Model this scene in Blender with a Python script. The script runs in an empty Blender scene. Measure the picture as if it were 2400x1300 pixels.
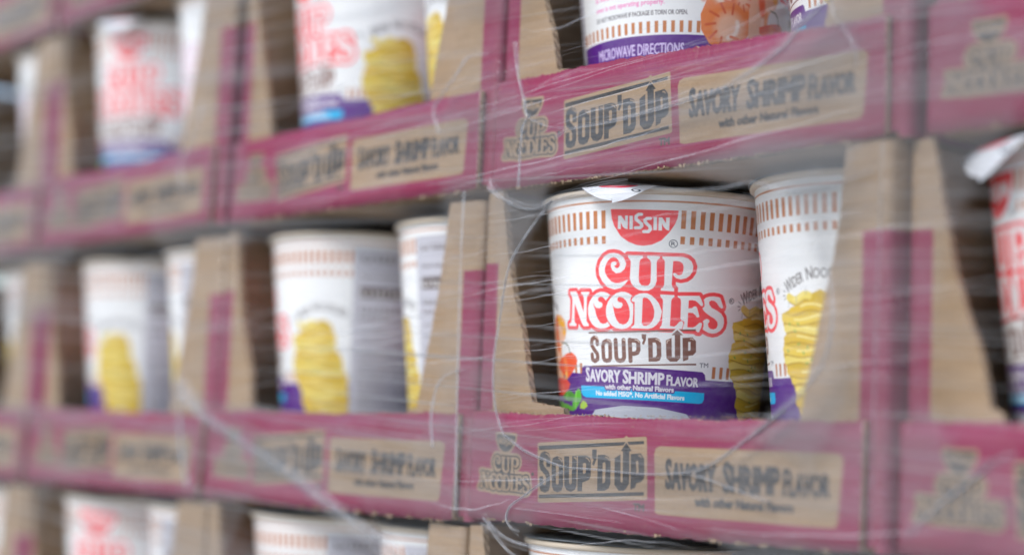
import bpy, bmesh, math, random
import numpy as np
from mathutils import Vector, Matrix

SC = bpy.context.scene
COL = SC.collection
R_ = math.radians
random.seed(7); RNG = np.random.default_rng(7)

# ------------------------------------------------------------ camera, sky, sun, exposure
cam = bpy.data.cameras.new('camera')
cam_o = bpy.data.objects.new('camera', cam); COL.objects.link(cam_o); SC.camera = cam_o
yaw, pit, rol = -0.8678, 0.1014, 0.0429
d = Vector((math.sin(yaw)*math.cos(pit), math.cos(yaw)*math.cos(pit), math.sin(pit)))
r = d.cross(Vector((0, 0, 1))).normalized(); u = r.cross(d)
rr = r*math.cos(rol)+u*math.sin(rol); uu = -r*math.sin(rol)+u*math.cos(rol)
cam_o.matrix_world = Matrix(((rr.x, uu.x, -d.x, .5273), (rr.y, uu.y, -d.y, -.4313), (rr.z, uu.z, -d.z, -.012), (0, 0, 0, 1)))
cam.sensor_width = 36; cam.lens = 36*1.6379; cam.clip_start = .01; cam.clip_end = 200
cam.dof.use_dof = True; cam.dof.focus_distance = .628; cam.dof.aperture_fstop = 3.3

w = bpy.data.worlds.new('World'); SC.world = w; w.use_nodes = True
wn = w.node_tree; bg = wn.nodes['Background']
sky = wn.nodes.new('ShaderNodeTexSky'); sky.sky_type = 'NISHITA'; sky.sun_disc = False
SUN_EL, SUN_AZ = R_(44), R_(188)          # azimuth measured from +Y towards +X
sky.sun_elevation = SUN_EL; sky.sun_rotation = SUN_AZ
sky.air_density = 1.0; sky.dust_density = 1.2; sky.ozone_density = 1.0
wn.links.new(sky.outputs[0], bg.inputs[0]); bg.inputs[1].default_value = .125
sun = bpy.data.lights.new('sun', 'SUN'); sun.energy = 1.5; sun.angle = R_(22); sun.color = (1, .98, .95)
sun_o = bpy.data.objects.new('sun', sun); COL.objects.link(sun_o)
sd = Vector((math.sin(SUN_AZ)*math.cos(SUN_EL), math.cos(SUN_AZ)*math.cos(SUN_EL), math.sin(SUN_EL)))
sun_o.rotation_euler = sd.to_track_quat('Z', 'Y').to_euler()
SC.view_settings.view_transform = 'Standard'; SC.view_settings.look = 'None'
SC.view_settings.exposure = 0.70; SC.view_settings.gamma = 1

CUPART={'C':[(-6.33,90.72,0.28),(-7.46,89.86,0.63),(-9.06,88.9,0.98),(-11.04,88.66,1.2),(-13.24,89.48,1.33),(-14.98,91.35,1.33),(-16.16,93.49,1.3),(-16.28,95.42,1.27),(-15.63,97.5,1.23),(-14.44,99.21,1.11),(-12.94,100.31,0.95),(-11.33,100.62,0.79),(-9.76,100.15,0.92),(-8.4,98.91,1.11),(-7.73,97.16,1.14),(-8.09,95.78,1.08),(-9.06,94.83,1.0),(-10.21,94.49,0.89),(-11.26,95.21,0.79),(-11.87,96.35,0.66),(-11.67,97.22,0.7),(-11.04,97.3,0.79)],'U':[(-5.85,100.46),(-0.56,100.3),(-0.47,99.52),(-1.43,98.73),(-1.75,97.69),(-1.96,91.79),(-1.7,90.06),(-0.86,89.03),(0.47,88.8),(1.61,89.08),(2.25,90.13),(2.38,91.87),(2.35,97.75),(2.02,98.61),(0.97,99.54),(1.04,100.32),(5.38,100.17),(5.4,99.39),(4.55,98.67),(4.33,97.8),(4.5,90.89),(4.06,89.14),(3.1,87.9),(1.64,87.09),(-0.01,86.97),(-1.84,87.28),(-3.53,88.31),(-4.71,89.86),(-5.22,91.77),(-4.87,97.67),(-5.11,98.72),(-5.86,99.59)],'P':[(6.24,100.2),(13.56,100.26),(15.18,99.84),(16.54,98.71),(17.31,96.85),(17.1,94.93),(16.21,93.32),(14.95,92.29),(13.02,91.75),(11.39,92.11),(10.38,93.01),(10.19,93.69),(10.58,94.06),(11.14,93.91),(11.81,93.34),(12.62,93.29),(13.41,93.85),(13.75,95.08),(13.84,96.47),(13.37,97.83),(12.54,98.39),(11.42,98.6),(10.08,98.5),(10.01,96.28),(9.87,89.7),(10.16,88.67),(10.83,88.1),(10.8,87.06),(6.06,87.22),(6.04,87.99),(6.91,88.54),(7.2,89.59),(7.16,98.24),(6.83,98.92),(6.26,99.42)],'N':[(-32.99,87.37),(-29.24,87.24),(-28.4,86.23),(-25.43,79.03),(-25.03,82.72),(-25.11,84.84),(-25.76,85.84),(-26.46,86.31),(-26.41,86.92),(-22.19,86.83),(-22.24,86.05),(-23.08,85.29),(-23.48,84.42),(-24.1,75.65),(-23.55,74.93),(-22.88,74.39),(-23.05,73.6),(-25.36,73.57),(-26.32,74.3),(-27.22,75.92),(-30.26,82.6),(-30.58,81.01),(-31.1,76.24),(-30.77,75.16),(-29.81,74.6),(-30.04,73.81),(-34.91,74.09),(-34.79,74.89),(-33.37,75.45),(-32.76,76.49),(-31.72,83.92),(-32.01,85.35),(-33.08,86.66)],'O1':[(-12.92,85.38),(-13.94,86.09),(-15.27,86.55),(-16.84,86.67),(-18.69,86.19),(-20.66,84.85),(-22.21,82.97),(-23.04,80.72),(-23.09,78.26),(-22.53,76.14),(-21.27,74.35),(-19.56,73.1),(-17.44,72.55),(-15.78,72.62),(-14.16,73.04),(-13.06,73.74),(-13.62,74.43),(-14.19,75.22),(-14.9,74.61),(-16.12,74.36),(-17.34,74.81),(-18.53,76.4),(-19.29,78.17),(-19.73,80.1),(-20.31,81.34),(-20.35,82.57),(-19.88,81.33),(-19.17,80.58),(-17.72,80.32),(-16.47,80.82),(-16.14,81.77),(-16.6,82.57),(-17.61,82.81),(-18.24,83.39),(-18.05,84.34),(-17.01,84.84),(-15.93,84.47),(-14.7,83.23),(-13.8,84.35)],'O2':[(-4.29,85.02),(-5.49,85.96),(-7.04,86.52),(-8.62,86.56),(-10.42,86.05),(-12.28,84.68),(-13.75,82.96),(-14.58,81.05),(-14.84,79.14),(-14.62,77.05),(-13.7,75.13),(-12.38,73.73),(-10.5,72.69),(-8.27,72.36),(-6.26,72.73),(-4.83,73.78),(-4.12,74.83),(-3.86,78.11),(-3.87,81.91),(-4.81,82.77),(-4.98,83.63),(-4.72,84.5)],'O2h':[(-12.15,82.42),(-11.72,81.2),(-11.08,80.5),(-9.8,80.24),(-8.52,80.5),(-7.88,81.54),(-8.23,82.4),(-9.39,82.66),(-10.02,83.27),(-9.91,84.23),(-9.0,84.69),(-7.76,84.31),(-6.55,83.1),(-5.68,81.38),(-5.17,79.14),(-5.17,77.06),(-5.71,75.5),(-6.61,74.45),(-7.88,74.09),(-9.34,74.61),(-10.43,75.99),(-11.14,77.73),(-11.56,79.98)],'D':[(-4.55,83.37),(-4.12,84.16),(-3.11,85.2),(-1.6,85.91),(0.23,86.12),(1.28,86.05),(2.77,85.32),(4.28,83.98),(5.47,82.47),(6.26,80.6),(6.71,79.41),(6.45,77.34),(5.83,75.59),(4.86,74.18),(3.53,73.11),(1.84,72.63),(-4.57,72.75),(-4.57,73.09),(-3.42,74.06),(-3.34,75.01),(-3.35,82.78),(-4.12,82.77)],'Dh':[(-0.41,83.35),(-0.33,84.21),(0.31,84.53),(1.31,84.25),(2.49,83.07),(3.43,81.37),(3.98,79.32),(3.86,77.25),(3.31,75.68),(2.32,74.45),(1.14,73.81),(0.04,73.79),(-0.57,74.72),(-0.52,78.17)],'L':[(5.95,85.76),(11.0,85.7),(11.03,85.01),(10.16,84.28),(9.95,83.33),(9.84,74.02),(11.46,73.84),(12.28,74.48),(13.23,75.73),(14.06,76.11),(14.59,75.8),(14.81,74.95),(14.38,73.37),(14.32,73.02),(6.17,72.93),(6.15,73.45),(6.72,74.07),(6.93,75.29),(7.0,83.21),(6.81,84.06),(5.97,84.98)],'E':[(12.15,85.5),(20.17,85.95),(20.75,85.13),(21.8,82.95),(21.77,82.26),(21.07,82.13),(19.95,83.18),(18.85,83.97),(17.65,84.16),(16.3,83.99),(16.32,80.98),(17.68,81.14),(18.32,81.78),(19.17,81.92),(19.55,81.43),(20.66,78.38),(20.53,77.86),(19.83,77.73),(19.06,78.63),(17.97,79.34),(16.34,79.34),(16.34,73.82),(18.35,73.84),(19.38,74.33),(20.87,75.8),(21.58,75.85),(21.98,75.35),(21.72,74.13),(20.98,72.18),(20.25,72.22),(19.49,72.78),(14.58,72.86),(14.63,73.56),(15.13,75.31),(14.92,75.99),(13.87,76.45),(13.59,76.95),(13.5,83.32),(13.28,84.35),(12.26,84.98)],'S':[(21.93,84.6),(22.75,85.44),(24.13,85.97),(25.75,86.18),(27.62,86.06),(28.51,85.78),(30.04,82.52),(29.92,81.9),(29.23,81.84),(28.39,82.39),(27.3,83.69),(26.1,84.47),(24.98,84.56),(24.13,83.98),(24.22,82.95),(25.24,81.81),(27.4,80.92),(29.46,79.86),(30.64,78.38),(31.07,76.5),(30.78,74.74),(29.63,73.26),(28.13,72.37),(26.41,72.0),(24.66,72.23),(23.11,72.91),(22.33,73.38),(22.58,74.7),(22.49,75.73),(22.08,76.4),(22.92,77.14),(23.81,77.46),(24.67,77.09),(24.83,76.4),(24.25,75.67),(24.55,74.48),(25.46,73.76),(26.81,73.67),(27.93,74.19),(28.38,75.43),(28.05,76.63),(26.77,77.75),(24.8,78.66),(23.25,79.59),(22.09,80.55),(21.66,81.39),(22.33,81.95),(22.45,82.65),(22.17,83.84)],'f1':[(-15.46,96.97),(-6.52,100.29),(14.22,99.96),(16.02,96.6),(13.77,93.01),(8.3,88.42),(8.42,84.97),(-13.95,84.68),(-10.15,88.13),(-14.68,91.69)],'f2':[(-32.42,85.73),(-19.03,83.41),(0.31,85.09),(8.49,84.99),(19.3,84.86),(27.43,84.22),(29.28,76.19),(26.66,73.23),(17.46,74.05),(8.93,73.64),(-13.35,73.74),(-32.19,74.69)],'sr':0.715,'sd':[[(-19.01,66.67),(-19.05,68.18),(-19.37,68.85),(-20.32,69.15),(-21.46,68.59),(-21.72,67.64),(-21.81,66.32),(-20.47,64.4),(-19.2,63.07),(-18.94,61.93),(-19.07,60.8),(-20.35,60.14),(-21.57,60.81),(-21.71,62.71)],[(-14.72,67.88),(-15.96,67.31),(-16.4,66.09),(-16.21,61.37),(-15.67,60.52),(-14.77,60.28),(-13.64,60.53),(-13.17,61.38),(-13.23,66.84),(-13.63,67.69),(-14.72,67.88)],[(-10.86,68.17),(-10.58,61.59),(-10.07,60.66),(-9.03,60.33),(-7.78,60.69),(-7.36,61.64),(-7.6,68.2)],[(-5.12,68.33),(-4.75,60.37)],[(-4.83,68.15),(-2.7,68.09),(-1.83,67.36),(-1.71,64.56),(-2.19,63.52),(-3.26,63.12),(-4.64,63.09)]],'sp':[[(-0.62,70.57),(1.16,70.62),(1.1,68.56),(0.37,66.58),(-0.4,66.93),(0.15,68.53),(-0.42,68.89)],[(1.84,69.14),(4.81,69.42),(6.12,68.81),(6.82,67.43),(7.09,62.4),(6.57,60.89),(5.25,60.37),(2.29,60.28)],[(8.55,68.53),(10.64,69.55),(11.07,62.28),(12.21,62.33),(11.8,70.63),(10.59,70.57),(12.63,72.62),(14.87,70.77),(13.84,70.72),(14.33,62.15),(13.07,60.69),(10.49,60.57),(9.0,61.82)],[(14.75,69.74),(18.54,70.12),(20.0,68.8),(20.32,64.69),(19.14,63.32),(17.48,63.05),(17.38,61.64),(15.38,60.89)]],'sh':[[(3.65,67.51),(4.67,67.55),(5.16,66.63),(5.37,62.9),(4.92,62.04),(3.87,61.95)],[(17.02,68.36),(17.89,68.4),(18.1,65.33),(17.55,64.92),(17.15,65.09)]],'sb':[[(-23.06,71.32),(-7.16,71.58),(6.02,72.3),(19.66,73.27),(19.7,72.62),(6.04,71.66),(-7.17,70.93),(-23.11,70.71)],[(-22.12,58.43),(-7.29,58.82),(6.42,59.48),(20.68,60.31),(20.74,59.62),(6.44,58.87),(-7.3,58.22),(-22.16,57.86)]],'sl':[[(-19.94,69.52),(-19.0,69.13),(-18.44,68.46)],[(-14.38,68.26),(-13.41,67.88),(-12.89,67.22)],[(-7.79,68.39),(-7.1,68.3),(-7.04,68.02)],[(-3.08,68.46),(-2.12,68.2),(-1.45,67.47)],[(4.82,68.86),(5.76,68.61),(6.43,67.89)],[(9.05,67.52),(9.02,68.27),(9.84,68.64)],[(17.71,69.52),(18.48,69.56),(18.99,69.16)]],'ar':[[(11.95,67.46),(11.8,70.63),(10.59,70.57),(12.63,72.62),(14.87,70.77),(13.84,70.72),(14.02,67.55)]],'nis':[(-12.25,118.09),(-5.91,117.83),(2.5,117.62),(11.22,117.58),(10.93,114.6),(10.08,112.27),(8.39,109.36),(5.73,106.16),(2.5,104.46),(-0.44,104.01),(-2.81,104.26),(-5.72,105.49),(-8.54,107.56),(-10.99,111.57),(-11.99,114.74)],'np':[[(-9.54,115.54),(-8.44,115.51),(-7.0,113.37),(-6.98,115.47),(-5.98,115.46),(-6.07,110.37),(-6.83,110.45),(-7.79,111.22),(-8.54,113.0),(-8.57,110.42),(-9.68,110.44)],[(-5.42,115.38),(-4.25,115.37),(-4.25,110.29),(-5.44,110.3)],[(2.91,114.93),(4.03,114.89),(4.08,110.03),(2.88,110.0)],[(4.62,114.83),(5.8,114.8),(7.1,112.68),(7.09,114.84),(8.33,114.89),(8.26,109.9),(7.29,110.26),(6.43,111.18),(5.74,112.64),(5.81,109.88),(4.62,109.91)]],'ns':[[(-1.27,115.9),(-2.24,115.9),(-3.09,115.22),(-3.14,114.14),(-2.23,113.19),(-1.25,112.38),(-1.12,111.44),(-1.72,110.83),(-3.32,110.83)],[(1.73,114.37),(0.66,114.36),(-0.05,113.74),(0.01,113.07),(0.81,112.13),(1.66,111.33),(1.86,110.25),(1.21,109.37),(-0.37,109.35)]],'reg':[[(9.87,105.04)]],'reg2':[[(33.58,84.94)]],'pur':[(-37.01,56.07),(-32.78,55.78),(-27.82,55.41),(-27.43,57.76),(-26.11,58.37),(-10.14,58.0),(4.83,57.73),(17.33,57.39),(23.48,57.2),(24.6,56.25),(25.03,54.26),(31.5,54.2),(36.93,54.29),(39.92,54.36)],'cy':[(-28.45,50.77),(-7.99,50.19),(9.3,49.62),(24.95,49.32),(24.98,46.8),(24.39,45.56),(23.02,45.14),(0.88,45.61),(-25.75,46.2),(-27.66,46.91),(-28.55,48.14)],'bowl':[(-27.17,41.6),(-20.86,43.09),(-12.88,43.87),(-8.07,44.05),(0.91,43.81),(9.59,43.12),(16.18,42.59)],'t_sav':[(-25.21,52.54),(-9.11,52.14),(-24.78,57.74)],'t_shr':[(-7.74,51.9),(8.36,51.73),(-7.68,56.83)],'t_fla':[(9.52,51.64),(21.96,51.59),(9.36,55.44)],'t_wit':[(-15.68,49.55),(12.3,49.04),(-15.6,51.57)],'t_noa':[(-20.18,47.16),(16.7,46.22),(-20.07,48.99)],'t_tm':[(22.1,58.84),(25.7,59.03),(21.95,60.54)],'bars':[(13.12,117.21),(12.02,110.45),(13.17,107.32),(12.71,104.74),(36.6,117.92),(37.62,110.88),(-13.89,118.19),(-14.44,110.79),(-14.18,108.36),(-14.26,105.46),(-17.04,118.21),(-20.2,118.42),(16.08,117.24),(29.53,117.68),(32.94,117.77)],'line':[(-35.4,122.44),(-0.1,120.61),(35.29,120.67)],'bars2':[(31.42,59.49),(31.29,55.18),(34.8,59.5),(34.7,55.18)],'nood':[(35.14,76.77),(35.7,73.06),(36.49,72.75),(37.28,69.42),(35.76,67.81),(34.73,63.25),(34.87,60.63),(36.37,59.22),(37.31,55.14),(40.44,51.93),(41.34,48.95),(40.6,46.65),(41.29,44.8),(43.29,43.0),(45.1,41.18),(49.42,79.51),(42.43,78.5)],'wid':[(39.27,83.33),(47.34,86.24),(37.66,87.75)],'shrimp':[(-49.52,78.9),(-41.2,76.47),(-40.78,72.74),(-42.93,69.14),(-48.29,67.24),(-56.86,66.13),(-56.87,61.71),(-45.62,56.23),(-42.51,52.13),(-49.36,50.75),(-56.8,54.09),(-56.75,60.37),(-56.74,65.74),(-56.77,72.1),(-56.81,77.52)],'pep1':[(-50.05,60.14),(-44.9,62.1),(-39.91,63.45),(-36.26,63.79),(-33.4,62.33),(-32.5,60.48),(-33.35,58.37),(-36.2,55.98),(-39.48,53.91),(-41.15,53.94),(-49.48,57.62)],'pep2':[(-56.76,50.91),(-56.82,53.47),(-49.43,54.18),(-41.29,53.33),(-38.43,51.43),(-40.47,49.31),(-46.23,47.26),(-56.89,46.43),(-56.81,47.16),(-56.76,49.02)],'stem':[(-44.29,67.81),(-40.67,67.49),(-38.61,66.17),(-37.82,64.61),(-37.34,63.36)],'lv':[[(-56.8,46.21),(-50.75,44.87),(-40.93,43.48),(-37.12,42.54),(-37.4,41.01),(-48.86,41.1),(-56.83,43.72)],[(-47.28,46.35),(-41.49,48.72),(-38.14,48.97),(-34.94,47.41),(-35.94,45.28),(-39.8,44.7)],[(-37.4,41.01),(-36.79,44.37),(-34.21,48.02),(-31.88,49.83),(-30.4,48.3),(-30.17,45.57),(-32.46,43.14),(-35.97,41.01)],[(-31.26,43.45),(-29.42,45.12),(-27.45,44.37),(-26.6,42.86),(-28.75,41.64),(-31.45,41.93)]],'txL':[(-56.8,82.86),(-40.43,69.92)]}
LIPART={'k1':[(42.88,30.09),(43.47,30.45),(89.95,33.51),(91.01,34.3),(92.13,33.72),(101.0,34.24),(101.41,33.97),(102.3,12.88),(101.79,12.58),(44.83,8.53),(44.2,8.8)],'sp':[[(43.37,29.5),(100.26,33.0),(100.31,31.87),(43.47,27.88)],[(44.35,11.31),(100.87,15.15),(100.93,13.85),(44.43,9.91)],[(44.38,18.14),(46.51,18.23),(46.69,15.23),(47.48,14.86),(48.3,15.3),(48.21,17.7),(47.54,18.77),(44.69,20.57),(43.97,22.35),(43.95,25.17),(44.61,26.81),(47.0,27.68),(49.46,26.95),(50.31,25.38),(50.53,21.79),(48.12,21.7),(47.95,24.5),(47.15,25.08),(46.42,24.65),(46.38,22.84),(47.05,21.86),(49.57,20.15),(50.58,18.39),(50.78,15.21),(50.01,12.98),(47.95,12.13),(45.49,12.57),(44.47,14.33)],[(51.18,23.41),(51.83,25.23),(54.32,26.1),(56.89,25.39),(57.88,23.64),(58.22,15.34),(57.44,13.52),(55.12,12.62),(52.7,13.21),(51.7,14.85)],[(58.33,26.13),(61.12,26.22),(61.63,16.47),(62.45,15.92),(63.15,16.54),(62.73,26.36),(65.2,26.54),(65.81,15.87),(65.03,14.17),(62.76,13.18),(60.23,13.85),(58.96,15.37)],[(65.83,26.66),(70.1,26.89),(72.14,26.27),(72.93,24.93),(73.23,19.49),(72.31,18.1),(70.06,17.32),(68.92,16.98),(68.96,13.76),(66.37,13.64)],[(73.26,29.19),(75.73,29.26),(75.87,25.8),(74.59,23.24),(73.56,23.78),(74.32,25.56),(73.44,25.92)],[(76.35,27.27),(80.0,27.52),(82.28,26.78),(83.35,25.08),(83.76,17.23),(82.88,15.47),(80.7,14.5),(76.92,14.33)],[(85.36,26.49),(88.32,27.93),(88.96,18.22),(89.67,17.77),(90.05,18.26),(89.5,29.01),(88.4,29.08),(91.11,32.21),(93.99,29.24),(92.77,29.11),(93.35,17.64),(91.95,15.88),(90.76,15.06),(88.17,14.94),(85.86,16.94)],[(93.5,28.18),(98.6,28.61),(100.43,26.78),(100.77,19.84),(99.1,18.46),(96.98,17.99),(96.52,16.46),(94.13,15.6)]],'sh':[[(53.78,22.7),(54.49,23.22),(55.41,22.76),(55.66,16.02),(54.95,15.49),(54.03,15.95)],[(68.69,23.81),(69.24,24.12),(70.11,24.05),(70.44,23.28),(70.45,20.55),(69.61,20.13),(68.97,20.3)],[(79.19,24.46),(80.29,24.79),(80.75,24.03),(80.94,17.88),(80.27,17.27),(79.57,17.24)],[(96.33,25.71),(97.39,25.93),(97.81,21.79),(96.82,21.19)]],'sl':[[(47.66,26.8),(48.89,26.43),(49.7,25.56)],[(55.26,25.34),(56.48,24.78),(57.12,24.01)],[(63.78,25.81),(64.81,25.74),(64.84,25.25)],[(70.15,26.01),(71.46,25.56),(72.22,24.71)],[(80.47,26.63),(81.89,26.29),(82.63,25.54)],[(86.04,25.08),(86.22,25.95),(87.16,26.36)],[(97.57,27.73),(98.51,27.67),(98.89,27.11)]],'ar':[(88.4,28.98),(91.11,32.21),(93.99,29.24)],'k2':[(105.94,28.62),(106.65,30.31),(108.57,31.03),(143.92,30.87),(186.82,30.67),(189.04,30.12),(189.86,28.9),(188.4,8.96),(187.8,7.93),(186.23,7.58),(144.82,7.74),(108.87,7.96),(106.91,8.4)],'t_sav':[(111.74,17.06),(135.14,16.91),(111.28,26.84)],'t_shr':[(139.11,16.83),(164.12,16.97),(138.72,26.67)],'t_fla':[(166.14,16.68),(185.01,16.85),(165.86,25.01)],'t_wit':[(126.18,11.49),(170.3,11.41),(126.03,15.13)],'t_tm':[(96.05,8.38),(101.26,8.37),(95.93,10.82)],'logo':[(6.63,10.63),(39.22,10.51),(17.64,33.08),(29.11,33.33),(13.87,26.2),(33.43,25.95),(14.89,11.35)],'reg':[(40.35,18.75)]}
ROPES=[([(6.7,93.4),(10.9,90.2),(20.6,84.9),(35.0,81.3),(48.6,83.6),(70.1,86.0),(88.3,86.2)],9,2.33),([(46.1,84.1),(39.0,78.0),(31.8,71.7),(24.1,62.9),(20.5,53.7),(17.9,38.5),(15.3,21.5),(16.9,6.3),(21.2,-3.7),(24.6,-7.8)],4,0.67),([(24.6,-7.3),(35.9,-12.5),(46.0,-15.3),(59.4,-18.1),(75.7,-18.4),(84.8,-18.7),(102.3,-19.2),(119.0,-18.3),(127.0,-17.2),(136.8,-13.2),(149.9,-5.7),(157.2,-1.6),(166.2,4.5)],8,1.08),([(121.0,-17.9),(131.1,-19.3),(139.0,-21.2),(150.6,-23.8),(159.9,-25.8)],5,0.88),([(64.2,-18.5),(54.8,-20.8),(45.4,-25.2),(35.8,-30.5),(29.2,-34.1),(27.2,-38.7),(30.2,-42.3),(35.4,-43.8)],6,0.82),([(182.2,48.8),(184.2,37.6),(183.2,26.6),(180.0,18.4),(171.4,9.4),(160.8,2.3),(153.6,-2.8)],5,0.85),([(20.2,150.7),(22.9,138.0),(27.9,124.3),(30.1,118.8),(41.9,113.5),(54.3,111.7)],5,1.02),([(47.1,108.3),(55.6,110.7),(78.0,110.8),(100.3,112.2),(117.3,113.8),(131.6,115.4),(141.4,118.1),(152.8,122.5),(162.1,127.0),(167.5,132.0),(174.6,136.3),(181.6,140.8)],7,1.22),([(31.3,119.6),(27.0,114.9),(26.1,104.7),(25.9,91.0)],4,0.68),([(180.7,140.3),(182.3,133.5),(186.3,128.6),(190.5,122.2),(191.7,114.3)],4,0.86),([(-2.3,19.3),(-15.5,16.6),(-21.5,9.6),(-23.2,-1.9),(-21.2,-13.3)],4,0.88),([(-238.0,15.5),(-213.8,0.5),(-176.0,-11.4),(-129.4,-27.0),(-93.6,-39.8),(-60.4,-51.6),(-38.4,-59.8)],14,4.81),([(4.3,148.2),(-9.6,148.9),(-17.7,142.1),(-27.2,134.6),(-31.5,128.9),(-27.2,118.6)],4,0.9),([(252.4,-7.2),(245.4,-9.6),(236.8,-15.9),(225.0,-24.6),(214.4,-33.3)],12,1.84),([(12.7,-39.9),(20.0,-43.8),(31.8,-47.6),(51.7,-49.7),(72.9,-50.0)],7,1.98),([(16.0,-41.5),(24.2,-48.4),(33.5,-53.5)],4,1.01),([(-231.9,15.5),(-230.9,-6.1),(-225.1,-25.3),(-219.3,-37.9)],8,3.08),([(88.3,86.2),(114.5,82.0),(134.9,81.0),(148.6,81.6),(163.7,77.4),(181.7,77.2),(200.4,80.8)],6,1.33),([(-227.8,158.6),(-237.2,139.6),(-246.7,127.0),(-242.6,115.4)],6,2.26),([(-8.1,92.3),(-8.4,65.7),(-6.8,13.1),(-4.2,-37.6)],3,0.52),([(203.1,89.2),(202.4,53.1),(201.7,12.8),(201.4,-37.4)],3,0.55),([(185.2,18.1),(195.3,19.3),(208.4,19.4),(217.9,20.4)],4,0.68),([(28.5,-35.0),(60.5,-35.6),(92.4,-36.9)],2,0.32),([(81.0,-32.1),(98.7,-34.2),(119.8,-37.4)],2,0.31)]
CLEAR=[(52.0,138.2),(35.2,112.0),(27.5,103.2),(24.0,94.0),(21.3,78.7),(18.7,61.8),(20.3,46.5),(28.0,32.9),(40.6,26.9),(62.9,22.0),(83.8,21.0),(122.5,21.8),(140.3,27.0),(160.8,38.6),(176.7,51.7),(183.0,75.2),(183.8,90.5),(175.0,106.2),(167.0,117.5),(138.2,141.4),(85.0,141.8)]
CLEARU=[(12.8,76.9),(19.3,45.9),(25.2,27.7),(40.8,20.7),(74.5,18.3),(113.8,21.3),(137.9,25.7),(158.7,34.5),(167.6,41.9),(174.6,50.8),(173.3,92.0),(60.6,102.1)]
CLEARL=[(39.3,140.3),(20.7,97.9),(19.5,55.8),(33.2,40.3),(68.5,29.9),(144.1,21.5),(171.3,26.9),(185.6,37.9),(190.9,55.6),(191.1,91.1),(185.2,145.0),(110.9,151.1)]
CLEARUL=[(19.1,111.6),(17.1,38.3),(29.3,17.9),(102.8,12.0),(177.4,24.2),(182.2,45.6),(183.2,82.2),(181.9,119.7),(36.8,143.9)]
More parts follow.
